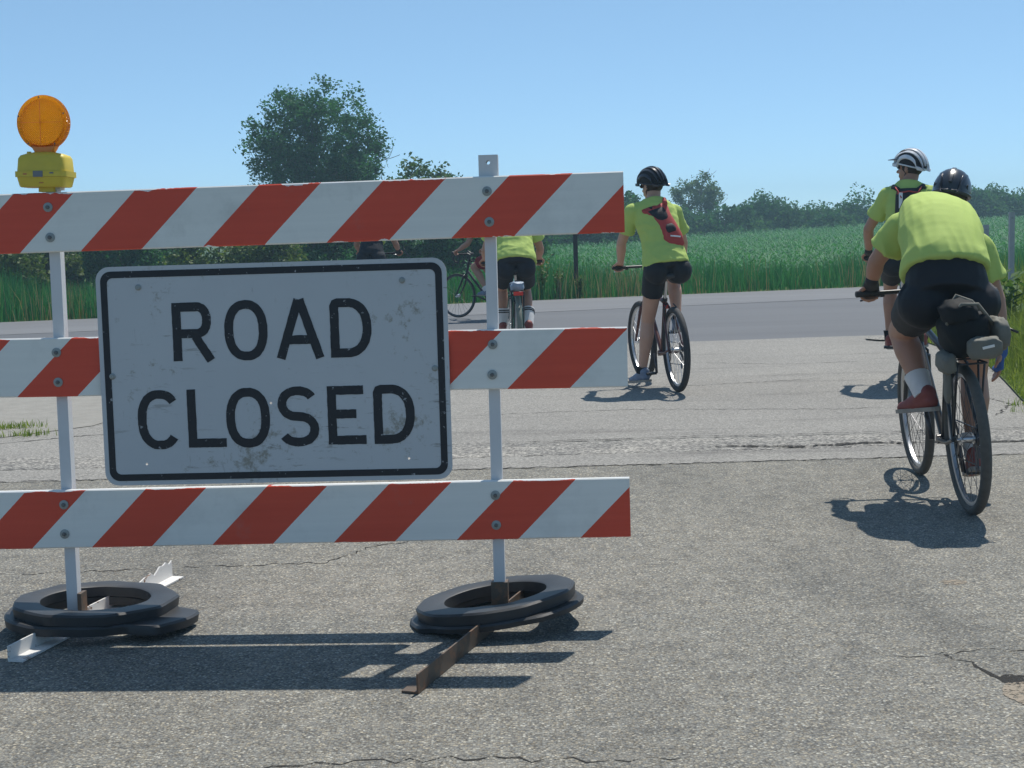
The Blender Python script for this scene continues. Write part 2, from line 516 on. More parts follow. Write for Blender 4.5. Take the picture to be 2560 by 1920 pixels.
# gravel corner at the left, verge at the right
gravel = poly_sheet('gravel_corner', [(-8, 9.2), (-4.6, 9.7), (-3.6, 9.9), (-3.1, 10.4), (-2.95, 11.2), (-3.1, 12.4), (-4.2, 14.6), (-8, 15.0)], 0.010, M['gravel'])
verge_poly = [(3.35, 6.0), (3.40, 8.0), (3.60, 9.6), (3.76, 10.4), (4.05, 11.6), (4.30, 12.8), (4.45, 14.6), (4.55, 16.0), (5.2, 16.9), (9, 17.4), (30, 20.0), (30, 6.0)]
verge = poly_sheet('grass_verge', [(x + .02 * math.sin(7 * y), y) for x, y in verge_poly], 0.020, M['soil'])
blob('dirt_corner', 4.35, 15.95, .30, .34, .024, M['coarse'], cross, 11.0)

# ------------------------------------------------------------------ the barricade
def mat_rail(name, s0, peel, seed):
    """slanted red and white reflective sheeting; object x along the rail, z up from its lower edge"""
    t = NT(name); P = t.coord()
    sx = t.n('ShaderNodeSeparateXYZ'); t.l(P, sx.inputs[0])
    jit = t.math('MULTIPLY', t.math('SUBTRACT', t.noise(120, 2, .5, P), .5), .0022)
    s = t.math('ADD', t.math('SUBTRACT', sx.outputs[0], sx.outputs[2]), jit)
    ph = t.math('FRACT', t.math('DIVIDE', t.math('SUBTRACT', s, s0), .430))
    red = t.math('LESS_THAN', ph, .5)
    wv = t.noise(1.0, 3, .6, t.scalevec(P, (1.2, 1, 38)))          # faint streaks along the extrusion
    white = t.mix(wv, (0.68, 0.68, 0.64), (0.80, 0.795, 0.745))
    dirt = t.noise(5, 5, .65, P)
    white = t.mix(t.ramp(dirt, [(.5, (0, 0, 0)), (.8, (.45, .45, .45))]), white, (0.44, 0.44, 0.41))
    redc = t.mix(wv, (0.58, 0.056, 0.028), (0.72, 0.092, 0.046))
    redc = t.mix(t.ramp(dirt, [(.45, (0, 0, 0)), (.85, (.6, .6, .6))]), redc, (0.58, 0.065, 0.03))
    c = t.mix(red, white, redc)
    # sheeting torn away along the edges
    e = t.n('ShaderNodeTexNoise'); e.inputs['Scale'].default_value = 6.5; e.inputs['Detail'].default_value = 7; e.inputs['Roughness'].default_value = .62
    off = t.n('ShaderNodeMapping'); off.inputs['Location'].default_value = (seed, 0, 0); t.l(P, off.inputs['Vector']); t.l(off.outputs[0], e.inputs['Vector'])
    k = t.math('MULTIPLY', t.math('SUBTRACT', e.outputs[0], .53), peel)
    dtop = t.math('SUBTRACT', .206, sx.outputs[2])
    near = t.math('MINIMUM', dtop, t.math('ADD', sx.outputs[2], .004))
    torn = t.math('LESS_THAN', t.math('SUBTRACT', near, .0035), k)
    c = t.mix(torn, c, (0.74, 0.74, 0.72))
    nick = t.noise(9.0, 2, .5, off.outputs[0])
    c = t.mix(t.math('GREATER_THAN', nick, .775), c, (0.70, 0.68, 0.66))
    grime = t.noise(3.2, 6, .7, off.outputs[0])
    c = t.mix(t.ramp(grime, [(.60, (0, 0, 0)), (.78, (.35, .35, .35))]), c, (0.26, 0.25, 0.22))
    t.base(c); t.set(.42, 0, .35)
    t.bump(wv, .06, .002)
    return t.m

def mat_painted(name, base, rust, amount, scale=9):
    t = NT(name); P = t.coord()
    n1 = t.noise(scale, 6, .68, P)
    f = t.ramp(n1, [(amount, (0, 0, 0)), (amount + .035, (1, 1, 1))])
    r = t.mix(t.noise(60, 4, .6, P), tuple(x * .55 for x in rust), rust)
    b = t.mix(t.noise(4, 4, .6, P), tuple(x * .82 for x in base), base)
    t.base(t.mix(f, b, r)); t.set(.55, 0, .4); t.bump(n1, .2, .002)
    return t.m

M['post_paint'] = mat_painted('white_post_paint', (0.66, 0.67, 0.68), (0.16, 0.09, 0.055), .70)
M['iron_white'] = mat_painted('chipped_white_iron', (0.74, 0.73, 0.70), (0.24, 0.12, 0.06), .59, 14)
M['iron_rust'] = mat_painted('rusty_iron', (0.115, 0.085, 0.062), (0.20, 0.115, 0.07), .52, 22)
M['washer'] = simple('weathered_zinc', (0.30, 0.32, 0.31), .5, .5, vary=.25, scale=70)
M['bolt'] = simple('bolt_steel', (0.15, 0.15, 0.15), .5, .8, vary=.4, scale=120)

BAR_LOC, BAR_ROT = (-1.5865, 4.9176, 0.03), (-0.0318, 0.0, -0.0566)
bar = empty('road_barricade', BAR_LOC, BAR_ROT)
tag(bar, 'three-rail red and white striped barricade standing across the road', 'barricade')
HR, TH = 0.206, 0.026

def bolt(parent, x, z, y, r=.0165):
    b = MB().lathe([(0.004, 0), (r, 0), (r, .0025), (r * .62, .0042), (.004, .0042)], (x, y, z), (0, -1, 0), 22)
    o = b.build('bolt', M['washer'], parent, True, 40)
    h = MB().lathe([(.0005, .004), (.0072, .004), (.0072, .009), (.005, .0105), (.0005, .0105)], (x, y, z), (0, -1, 0), 6)
    return o, h

for i, (v, s0, peel, seed, tl, tr) in enumerate([(1.3158, -.327, .085, 3.1, -.008, .003), (.7972, -.150, .030, 8.7, .007, 0), (.2741, -.340, .030, 14.2, -.006, .001)]):
    L0, L1 = -.457, 1.984
    mb = MB()
    n = 40
    rings = []
    for k in range(n + 1):                         # hollow plastic board: rounded long edges, slight waviness
        x = L0 + (L1 - L0) * k / n
        dy = .0015 * noise.noise(Vector((x * 3, i * 5.0, 0)))
        b = .004
        sec = [(0 + b, 0), (0, b), (0, HR * .25), (.0006, HR * .5), (0, HR * .75), (0, HR - b), (b, HR), (TH - b, HR), (TH, HR - b), (TH, b), (TH - b, 0)]
        rings.append([(x, y + dy, z) for y, z in sec])
    mb.loft(rings)
    rail = mb.build('rail', mat_rail('rail_sheeting_%d' % i, s0, peel, seed), bar, True, 35)
    rail.location = (0, 0, v + tl)
    rail.rotation_euler = (0, -math.atan((tr - tl) / 1.524), 0)
    for x in (0.0, 1.524):
        for dz in (-.052, .052):
            o, h = bolt(rail, x + random.uniform(-.004, .004), HR / 2 + dz, -.0005)
            h.build('bolt_head', M['bolt'], rail)

for k, x in enumerate((0.0, 1.524)):
    p = MB()
    s = .0195
    q = [(-s, -s), (s, -s), (s, s), (-s, s)]
    p.prism([(x + a, .0285 + s + b_) for a, b_ in q], .0, 1.522 + .015)
    p.build('post', M['post_paint'], bar)
    # mounting plate on top of the post
    pl = MB()
    me = bpy.data.meshes.new('post_cap'); bm = bmesh.new()
    outer = [(-.033, -.035), (.033, -.035), (.033, .04), (-.033, .04)]
    hole = [(.007 * math.cos(a * math.pi / 5), .014 + .007 * math.sin(a * math.pi / 5)) for a in range(10)]
    edges = []
    for loop in (outer, hole):
        vv = [bm.verts.new((x + a, .0265, 1.5585 + b_)) for a, b_ in loop]
        edges += [bm.edges.new((vv[j], vv[(j + 1) % len(vv)])) for j in range(len(vv))]
    bmesh.ops.triangle_fill(bm, edges=edges, use_beauty=True)
    g = bmesh.ops.extrude_face_region(bm, geom=bm.faces[:])
    for vv in [e for e in g['geom'] if isinstance(e, bmesh.types.BMVert)]: vv.co.y += .0435
    bmesh.ops.recalc_face_normals(bm, faces=bm.faces[:])
    bm.to_mesh(me); bm.free()
    link_mesh('post_cap', me, M['post_paint'], bar)
    # rusty sleeve welded to the foot
    sl = MB(); w = .029
    if k: sl.prism([(x - w, .0475 - w), (x + w, .0475 - w), (x + w, .0475 + w), (x - w, .0475 + w)], -.016, .12)
    else: sl.prism([(x + .022, .0475 - w), (x + .036, .0475 - w), (x + .036, .0475 + w), (x + .022, .0475 + w)], -.016, .10)
    sl.build('foot_sleeve', M['iron_rust'] if k else M['iron_rust'], bar)

def angle_iron(a, b, mat, leg=.055, wide=.055, side=1, jag=False):
    """L-section bar lying on the road from a to b (world), built in barricade space"""
    a, b = Vector((*a, 0.014)), Vector((*b, 0.014))
    d = (b - a).normalized(); n = Vector((d.y, -d.x, 0)) * side
    up = Vector((0, 0, 1)); t = .006
    mb = MB(); N = 46
    ln = (b - a).length
    def ring(s, hl):
        c = a + d * s
        return [c, c + n * wide, c + n * wide + up * t, c + n * t + up * t, c + n * t + up * hl, c + up * hl]
    rr = random.Random(5)
    rings = []
    for k in range(N + 1):
        hl = leg
        if jag and k >= N - 12: hl = leg * (1.45 + rr.uniform(-.30, .10) - .055 * (N - k))
        rings.append(ring(ln * k / N, hl))
    mb.loft(rings)
    Mi = (Matrix.Translation(BAR_LOC) @ Matrix.Rotation(BAR_ROT[2], 4, 'Z') @ Matrix.Rotation(BAR_ROT[0], 4, 'X')).inverted()
    mb.v = [tuple(Mi @ Vector(p)) for p in mb.v]
    return mb.build('foot', mat, bar)
angle_iron((-1.672, 4.525), (-1.395, 5.62), M['iron_white'], .052, .055, 1, True)
angle_iron((-.302, 4.085), (.04, 5.10), M['iron_rust'], .060, .055, -1)

# ------------------------------------------------------------------ the sign
def mat_sign_face():
    t = NT('weathered_sign_sheeting'); P = t.coord()
    c = t.mix(t.noise(2.2, 4, .6, P), (0.46, 0.48, 0.495), (0.54, 0.555, 0.565))
    sp = t.math('ADD', t.math('MULTIPLY', t.noise(22, 5, .8, P), .55), t.math('MULTIPLY', t.noise(3.1, 3, .6, P), .45))
    c = t.mix(t.ramp(sp, [(.565, (0, 0, 0)), (.63, (.85, .85, .85))]), c, (0.25, 0.235, 0.19))
    sc = t.noise(1.0, 4, .75, t.scalevec(P, (7, 1, 46)))          # horizontal scuffs
    m2 = t.ramp(t.noise(2.6, 2, .5, P), [(.46, (0, 0, 0)), (.62, (1, 1, 1))])
    c = t.mix(t.math('MULTIPLY', t.ramp(sc, [(.585, (0, 0, 0)), (.65, (.85, .85, .85))]), m2), c, (0.22, 0.21, 0.19))
    sv = t.noise(1.0, 4, .75, t.scalevec(P, (44, 1, 7)))
    c = t.mix(t.math('MULTIPLY', t.ramp(sv, [(.62, (0, 0, 0)), (.68, (.75, .75, .75))]), t.ramp(t.noise(3.7, 2, .5, P), [(.5, (0, 0, 0)), (.62, (1, 1, 1))])), c, (0.25, 0.24, 0.22))
    t.base(c); t.set(.5, 0, .3)
    return t.m
def mat_sign_black():
    t = NT('chipped_black_lettering'); P = t.coord()
    ch = t.noise(42, 5, .7, P)
    c = t.mix(t.ramp(ch, [(.625, (0, 0, 0)), (.67, (.9, .9, .9))]), (0.016, 0.017, 0.022), (0.36, 0.37, 0.38))
    t.base(c); t.set(.45, 0, .35)
    return t.m
M['sign_face'] = mat_sign_face(); M['sign_black'] = mat_sign_black()
M['sign_edge'] = simple('sign_back_aluminium', (0.45, 0.46, 0.47), .45, .6)

SW, SH = 1.219, .762
Rb = Matrix.Rotation(BAR_ROT[2], 4, 'Z') @ Matrix.Rotation(BAR_ROT[0], 4, 'X')
sgn = empty('road_closed_sign')
sgn.matrix_world = Matrix.Translation(BAR_LOC) @ Rb @ Matrix.Translation((.157, -.0135, .489)) @ Matrix.Rotation(-.0025, 4, 'Y')
tag(sgn, 'scuffed white rectangular sign reading ROAD CLOSED bolted to the barricade rails', 'sign')

def rrect(x0, z0, x1, z1, r, n=8):
    P = []
    for cx, cz, a0 in ((x1 - r, z0 + r, -90), (x1 - r, z1 - r, 0), (x0 + r, z1 - r, 90), (x0 + r, z0 + r, 180)):
        for k in range(n + 1):
            a = math.radians(a0 + 90 * k / n)
            P.append((cx + r * math.cos(a), cz + r * math.sin(a)))
    return P
HOLES = [(.149, .074), (1.069, .074), (.595, .277)]
def plate(name, loops, y0, y1, mat, parent):
    me = bpy.data.meshes.new(name); bm = bmesh.new(); edges = []
    for lp in loops:
        vv = [bm.verts.new((a, y0, b)) for a, b in lp]
        edges += [bm.edges.new((vv[j], vv[(j + 1) % len(vv)])) for j in range(len(vv))]
    bmesh.ops.triangle_fill(bm, edges=edges, use_beauty=True)
    g = bmesh.ops.extrude_face_region(bm, geom=bm.faces[:])
    for vv in [e for e in g['geom'] if isinstance(e, bmesh.types.BMVert)]: vv.co.y = y1
    bmesh.ops.recalc_face_normals(bm, faces=bm.faces[:])
    bm.to_mesh(me); bm.free()
    return link_mesh(name, me, mat, parent)
holes = [[(hx + .0045 * math.cos(a * math.pi / 5), hz + .0045 * math.sin(a * math.pi / 5)) for a in range(10)] for hx, hz in HOLES]
plate('panel', [rrect(0, 0, SW, SH, .048)] + holes, 0.0, .0032, M['sign_face'], sgn)
plate('border', [rrect(.016, .016, SW - .016, SH - .016, .036), rrect(.039, .039, SW - .039, SH - .039, .020)], -.0013, -.0004, M['sign_black'], sgn)

def stroke(path, w, closed=False, jit=.0007, seed=1):
    """ribbon polygons (quads) of width w along a 2-D path"""
    r = random.Random(seed)
    n = len(path); L = []; R_ = []
    for i, (x, z) in enumerate(path):
        if closed: a = path[i - 1]; b = path[(i + 1) % n]
        else: a = path[max(i - 1, 0)]; b = path[min(i + 1, n - 1)]
        d1 = Vector((x - a[0], z - a[1])); d2 = Vector((b[0] - x, b[1] - z))
        if d1.length < 1e-9: d1 = d2
        if d2.length < 1e-9: d2 = d1
        d1.normalize(); d2.normalize()
        t = (d1 + d2).normalized(); nn = Vector((-t.y, t.x))
        k = w / 2 / max(.35, nn.dot(Vector((-d1.y, d1.x))))
        L.append((x + nn.x * k + r.uniform(-jit, jit), z + nn.y * k + r.uniform(-jit, jit)))
        R_.append((x - nn.x * k + r.uniform(-jit, jit), z - nn.y * k + r.uniform(-jit, jit)))
    return L, R_
def letter(name, strokes, w=.0305, y0=-.0014, y1=-.0004, seed=1):
    mb = MB()
    for q, (path, closed) in enumerate(strokes):
        L, R_ = stroke(path, w, closed, seed=seed * 7 + q)
        rings = [[(l[0], y0 - q * .00004, l[1]), (r[0], y0 - q * .00004, r[1]), (r[0], y1, r[1]), (l[0], y1, l[1])] for l, r in zip(L, R_)]
        mb.loft(rings, not closed, closed)
    return mb.build(name, M['sign_black'], sgn)
def seg(a, b, n=12): return [(a[0] + (b[0] - a[0]) * i / n, a[1] + (b[1] - a[1]) * i / n) for i in range(n + 1)]
def arc(cx, cz, rx, rz, a0, a1, n=16, e=1.0):
    out = []
    for i in range(n + 1):
        a = math.radians(a0 + (a1 - a0) * i / n)
        c, s = math.cos(a), math.sin(a)
        out.append((cx + rx * math.copysign(abs(c) ** e, c), cz + rz * math.copysign(abs(s) ** e, s)))
    return out
T = .0305; h2 = T / 2
def let_O(x0, x1, z0, z1): return [(arc((x0 + x1) / 2, (z0 + z1) / 2, (x1 - x0) / 2 - h2, (z1 - z0) / 2 - h2, 0, 354, 59, .86), True)]
def let_C(x0, x1, z0, z1): return [(arc((x0 + x1) / 2 + .004, (z0 + z1) / 2, (x1 - x0) / 2 - h2 + .002, (z1 - z0) / 2 - h2, 41, 319, 44, .86), False)]
def let_L(x0, x1, z0, z1): return [(seg((x0 + h2, z1), (x0 + h2, z0)), False), (seg((x0 + T, z0 + h2), (x1, z0 + h2)), False)]
def let_E(x0, x1, z0, z1): return [(seg((x0 + h2, z1), (x0 + h2, z0)), False), (seg((x0 + T, z0 + h2), (x1, z0 + h2)), False),
                                   (seg((x0 + T, z1 - h2), (x1 - .006, z1 - h2)), False), (seg((x0 + T, (z0 + z1) / 2 + .004), (x1 - .032, (z0 + z1) / 2 + .004)), False)]
def let_D(x0, x1, z0, z1):
    zc = (z0 + z1) / 2; xm = x0 + (x1 - x0) * .42
    p = seg((x0 + h2, z0 + h2), (x0 + h2, z1 - h2 - .012), 14) + [(x0 + h2 + .004, z1 - h2 - .003), (x0 + h2 + .012, z1 - h2)] + arc(xm, zc, x1 - xm - h2, (z1 - z0) / 2 - h2, 90, -90, 30, .9)
    return [(p, True)]
def let_R(x0, x1, z0, z1):
    zm = z0 + (z1 - z0) * .47; xm = x0 + (x1 - x0) * .58
    bowl = [(x0 + T, z1 - h2)] + arc(xm, (z1 - h2 + zm) / 2, x1 - .010 - xm - h2, (z1 - h2 - zm) / 2, 90, -90, 24, .9) + [(x0 + T, zm)]
    return [(seg((x0 + h2, z1), (x0 + h2, z0)), False), (bowl, False), (seg((x0 + (x1 - x0) * .54, zm - .010), (x1 - h2 + .001, z0)), False)]
def let_A(x0, x1, z0, z1):
    xc = (x0 + x1) / 2
    return [(seg((xc - .002, z1 + .004), (x0 + h2 - .003, z0)), False), (seg((xc + .002, z1 + .004), (x1 - h2 + .003, z0)), False), (seg((x0 + .034, z0 + .064), (x1 - .034, z0 + .064)), False)]
def let_S(x0, x1, z0, z1):
    xc = (x0 + x1) / 2; rx = (x1 - x0) / 2 - h2; zt = z1 - h2; zb = z0 + h2; zm = (z0 + z1) / 2
    rt = (zt - zm) / 2; rb = (zm - zb) / 2
    p = arc(xc, zt - rt, rx * .97, rt, 28, 255, 30, .93) + arc(xc, zb + rb, rx, rb, 75, -152, 30, .93)
    return [(p, False)]
for name, fn, x0, x1, z0, z1 in [('letter_r', let_R, .262, .408, .430, .632), ('letter_o', let_O, .444, .594, .427, .635), ('letter_a', let_A, .625, .786, .430, .628), ('letter_d', let_D, .812, .955, .429, .632),
                                 ('letter_c', let_C, .123, .274, .124, .332), ('letter_l', let_L, .301, .435, .128, .331), ('letter_o', let_O, .437, .590, .124, .332), ('letter_s', let_S, .617, .760, .124, .333),
                                 ('letter_e', let_E, .792, .924, .128, .331), ('letter_d', let_D, .952, 1.094, .127, .331)]:
    letter(name, fn(x0, x1, z0, z1), seed=int(x0 * 100))
for bx, bz in ((.149, .689), (1.066, .688), (.043, .383), (1.169, .384)):
    MB().lathe([(.001, 0), (.011, 0), (.011, .002), (.006, .004), (.006, .008), (.001, .008)], (bx, -.0002, bz), (0, -1, 0), 12).build('bolt', M['washer'], sgn)

# ------------------------------------------------------------------ the warning light
def mat_lens():
    t = NT('amber_lens'); P = t.coord()
    sx = t.n('ShaderNodeSeparateXYZ'); t.l(P, sx.inputs[0])
    lines = t.math('SINE', t.math('MULTIPLY', sx.outputs[0], 900))
    rows = t.math('SINE', t.math('MULTIPLY', sx.outputs[2], 900))
    g = t.n('ShaderNodeBsdfGlass') if False else None
    t.base(t.mix(t.noise(50, 3, .6, P), (0.85, 0.30, 0.012), (1.0, 0.55, 0.04))); t.set(.16, 0, .6)
    t.b.inputs['Transmission Weight'].default_value = .75
    t.b.inputs['IOR'].default_value = 1.45
    t.bump(t.math('ADD', t.math('MULTIPLY', lines, rows), t.math('MULTIPLY', t.noise(75, 3, .6, P), 3.0)), .9, .004)
    tr = t.n('ShaderNodeBsdfTranslucent'); tr.inputs[0].default_value = (1.0, .60, .07, 1)
    t.l(t.b.inputs['Normal'].links[0].from_socket, tr.inputs['Normal'])
    ms = t.n('ShaderNodeMixShader'); ms.inputs[0].default_value = .55
    t.l(t.b.outputs[0], ms.inputs[1]); t.l(tr.outputs[0], ms.inputs[2]); t.l(ms.outputs[0], t.out.inputs[0])
    return t.m
M['lens'] = mat_lens()
M['amber_rim'] = simple('amber_rim', (0.72, 0.22, 0.03), .35)
M['yellow_case'] = simple('yellow_battery_case', (0.64, 0.49, 0.050), .5, vary=.18, scale=14, bump=.1)
M['grey_patch'] = simple('grey_label', (0.16, 0.17, 0.19), .5)
M['red_mark'] = simple('faded_red_mark', (0.50, 0.20, 0.06), .6)

light = empty('warning_light')
light.matrix_world = Matrix.Translation(BAR_LOC) @ Rb @ Matrix.Translation((-.019, .030, 1.521)) @ Matrix.Rotation(math.radians(1.5), 4, 'Y') @ Matrix.Rotation(math.radians(-6), 4, 'Z')
tag(light, 'round amber warning light on a yellow battery case above the left post', 'warning light')
# case: upper and lower shell with a raised seam
def case_ring(z, hw, hd, r):
    P = []
    for cx, cy, a0 in ((hw - r, -hd + r, -90), (hw - r, hd - r, 0), (-hw + r, hd - r, 90), (-hw + r, -hd + r, 180)):
        for k in range(5):
            a = math.radians(a0 + 22.5 * k); P.append((cx + r * math.cos(a), cy + r * math.sin(a), z))
    return P
c = MB()
c.loft([case_ring(.012, .080, .036, .014), case_ring(.016, .084, .040, .016), case_ring(.046, .090, .045, .016)])
c.build('case_base', M['yellow_case'], light, True, 40)
c = MB(); c.loft([case_ring(.0465, .0945, .0495, .016), case_ring(.0655, .0945, .0495, .016)])
c.build('case_seam', M['yellow_case'], light, True, 40)
c = MB()
up = [case_ring(.066, .089, .045, .016), case_ring(.110, .086, .042, .016), case_ring(.121, .080, .037, .016), case_ring(.128, .060, .028, .014), case_ring(.133, .034, .020, .010)]
c.loft(up); c.build('case_lid', M['yellow_case'], light, True, 40)
MB().box((-.004, -.0502, .056), (.036, .0014, .021), bev=.0006).build('label_plate', M['grey_patch'], light)
MB().box((-.052, -.0500, .056), (.014, .001, .006)).build('mark', M['red_mark'], light)
MB().box((.046, -.0500, .059), (.014, .001, .005)).build('mark', M['grey_patch'], light)
MB().box((.004, -.0420, .026), (.016, .002, .004)).build('mark', M['red_mark'], light)
b = MB(); b.prism([(-.020, -.016), (.034, -.016), (.034, .016), (-.020, .016)], -.004, .012); b.build('mount', M['yellow_case'], light)
MB().tube([(-.060, 0, .120), (-.060, 0, .136)], .008, 10).build('vent_cap', M['yellow_case'], light)
# lens: two convex faces in a rim
LC = Vector((-.003, 0, .234)); LR = .0955
ln = MB()
prof = []
for k in range(9):
    r = .004 + (.079 - .004) * k / 8
    prof.append((r, -(.019 + .007 * math.cos(math.pi / 2 * r / .079))))
for k in range(8, -1, -1):
    r = .004 + (.079 - .004) * k / 8
    prof.append((r, (.019 + .007 * math.cos(math.pi / 2 * r / .079))))
ln.lathe(prof, LC, (0, 1, 0), 56)
ln.build('lens', M['lens'], light, True, 50)
rm = MB(); rm.lathe([(.079, -.016), (.0925, -.014), (LR, -.006), (LR, .006), (.0925, .014), (.079, .016)], LC, (0, 1, 0), 64)
rim = rm.build('lens_rim', M['lens'], light, True, 50)
for a in (95, 20, 165, 235, 303):
    q = LC + Vector((.087 * math.cos(math.radians(a)), -.0165, .087 * math.sin(math.radians(a))))
    MB().lathe([(.0004, 0), (.0030, 0), (.0030, .002), (.0004, .002)], q, (0, -1, 0), 8).build('rim_screw', M['bolt'], rim)
MB().box(LC + Vector((0, -.0262, 0)), (.0016, .0016, .150)).build('lens_rib', M['amber_rim'], light)
MB().box(LC + Vector((0, -.0262, 0)), (.150, .0014, .0012)).build('lens_rib', M['amber_rim'], light)
nk = MB(); nk.loft([case_ring(.1335, .034, .016, .008), case_ring(.146, .042, .017, .008), case_ring(.158, .050, .013, .008)])
nk.build('neck', M['amber_rim'], light, True, 40)

# ------------------------------------------------------------------ rubber ballast rings on the feet
def mat_ring():
    t = NT('weathered_black_rubber'); P = t.coord()
    n1 = t.noise(7, 6, .65, P)
    t.base(t.mix(n1, (0.012, 0.0125, 0.014), (0.045, 0.047, 0.050))); t.set(.5, 0, .5)
    t.bump(t.noise(70, 4, .7, P), .2, .002)
    return t.m
M['ring'] = mat_ring()
def ring_part(name, outer, inner, z0, z1, parent, seed, bev=.007, gap=None):
    n = 96; rings = []
    for i in range(n):
        a = 2 * math.pi * i / n
        ro = outer(math.degrees(a)) + .0035 * noise.noise(Vector((math.cos(a) * 4, math.sin(a) * 4, seed)))
        ri = inner(math.degrees(a))
        ca, sa = math.cos(a), math.sin(a)
        dz = .003 * noise.noise(Vector((math.cos(a) * 2, math.sin(a) * 2, seed + 7)))
        rings.append([(r * ca, r * sa, z + dz) for r, z in ((ri, z0), (ri, z1 - bev * .5), (ri + bev, z1), (ro - bev, z1), (ro, z1 - bev), (ro - .004, z0))])
    mb = MB(); mb.loft(rings, False, True)
    return mb.build(name, M['ring'], parent, True, 35)
def facet(R, sides, rot, bulge=0.4):
    def f(a):
        q = ((a - rot) % (360 / sides)) - 180 / sides
        p = R * math.cos(math.radians(180 / sides)) / math.cos(math.radians(q))
        return p * (1 - bulge) + R * bulge
    return f
def tabbed(R, tabs):
    def f(a):
        r = R
        for c, w, e in tabs:
            d = abs((a - c + 180) % 360 - 180)
            if d < w: r = max(r, R + e * min(1, (w - d) / (w * .35)))
        return r
    return f
rl = empty('ballast_ring', (-1.502, 4.945, .040), (math.radians(-2.0), math.radians(1.8), 0))
tag(rl, 'black rubber ballast ring lying nearly flat round the left barricade foot', 'ballast ring', 'rubber rings weighting the barricade feet')
ring_part('upper_ring', facet(.290, 9, 12, .30), lambda a: .190, .034, .072, rl, 1.0)
ring_part('lower_flange', tabbed(.285, [(-24, 30, .095), (200, 60, .025)]), lambda a: .195, .0, .0335, rl, 2.0)
rr_ = empty('ballast_ring', (-.072, 4.875, .046), (math.radians(-3.0), math.radians(-7.6), 0))
tag(rr_, 'tilted black rubber ballast ring hung round the right barricade foot', 'ballast ring', 'rubber rings weighting the barricade feet')
ring_part('upper_ring', facet(.284, 10, 5, .6), lambda a: .182, .018, .058, rr_, 3.0)
ring_part('lower_flange', tabbed(.290, [(-35, 40, .022), (190, 30, .02)]), lambda a: .190, -.006, .0175, rr_, 4.0)

# ------------------------------------------------------------------ vegetation
def leaves(centers, normals_bias, size, aspect=0.55, droop=0.0, seed=0):
    """one folded diamond leaf (two triangles) per centre"""
    r = np.random.default_rng(seed)
    n = len(centers)
    d = r.normal(size=(n, 3)); d[:, 2] = d[:, 2] * .7 - droop
    d /= np.linalg.norm(d, axis=1)[:, None]
    u = r.normal(size=(n, 3)); u -= d * (u * d).sum(1)[:, None]; u /= np.linalg.norm(u, axis=1)[:, None]
    s = size * r.uniform(.6, 1.35, n)[:, None]
    w = np.cross(d, u)
    a = centers - d * s * .5; b = centers + d * s * .5
    c1 = centers + u * s * aspect * .5 + w * s * .10; c2 = centers - u * s * aspect * .5 + w * s * .10
    V = np.stack([a, c1, b, c2], 1).reshape(-1, 3)
    i = np.arange(n) * 4
    F = np.stack([i, i + 1, i + 2, i + 3], 1)
    return V, F

def limb_tree(trunks, seed, spread, depth=3, splits=(3, 4, 4), ratio=.66, up=.35):
    """recursive limbs; returns segments [(p0,p1,r0,r1)] and tip points"""
    r = random.Random(seed); segs = []; tips = []
    def grow(p, d, ln, rad, lv):
        n = 4; q = p.copy(); dd = d.copy(); last = rad
        for i in range(n):
            dd = (dd + Vector((r.gauss(0, .10), r.gauss(0, .10), r.gauss(0, .06) + up * .06))).normalized()
            e = q + dd * ln / n; r1 = rad * (1 - .45 * (i + 1) / n)
            segs.append((q, e, last, r1)); q = e; last = r1
            if lv > 0 and i >= 1:
                for _ in range(1 if i < n - 1 else splits[lv - 1] - 2):
                    a = r.uniform(0, 2 * math.pi); o = dd.orthogonal().normalized(); o2 = dd.cross(o)
                    side = (o * math.cos(a) + o2 * math.sin(a))
                    nd = (dd * (1 - spread) + side * spread + Vector((0, 0, up * .4))).normalized()
                    grow(q.copy(), nd, ln * ratio * r.uniform(.75, 1.15), last * .62, lv - 1)
        tips.append((q, lv)); 
    for p, d, ln, rad in trunks: grow(Vector(p), Vector(d).normalized(), ln, rad, depth)
    return segs, tips

def segs_mesh(segs, n=6, minr=.012):
    mb = MB()
    for a, b, r0, r1 in segs: mb.tube([a, b + (b - a) * .04], [max(r0, minr), max(r1, minr)], n, False)
    return mb

M['bark'] = simple('bark', (0.085, 0.072, 0.058), .9, vary=.35, scale=8, bump=.5, bdist=.02)
M['leaf_dark'] = leaf_mat('oak_leaf', (0.018, 0.090, 0.036), (0.060, 0.180, 0.072), .45, .6, spec=.12)
M['leaf_mid'] = leaf_mat('hedge_leaf', (0.016, 0.080, 0.038), (0.055, 0.165, 0.078), .42, .65, ((0.075, 0.18, 0.075), .25), .08)
M['leaf_yellow'] = leaf_mat('yellow_green_leaf', (0.070, 0.130, 0.022), (0.165, 0.215, 0.045), .42, .6, ((0.05, 0.09, 0.02), .6))
M['leaf_pale'] = leaf_mat('willow_leaf', (0.048, 0.105, 0.040), (0.105, 0.180, 0.075), .42, .55, spec=.25)

def clump_points(centers, radii, per, seed, shell=.35):
    r = np.random.default_rng(seed)
    out = []
    for c, rad, n in zip(centers, radii, per):
        d = r.normal(size=(n, 3)); d /= np.linalg.norm(d, axis=1)[:, None]
        q = r.uniform(0, 1, n) ** shell
        k = 1 + .35 * np.sin(d[:, 0] * 5 + c[0]) * np.cos(d[:, 2] * 4 + c[1])
        out.append(np.asarray(c) + d * (np.asarray(rad) * (q * k)[:, None]))
    return np.concatenate(out)

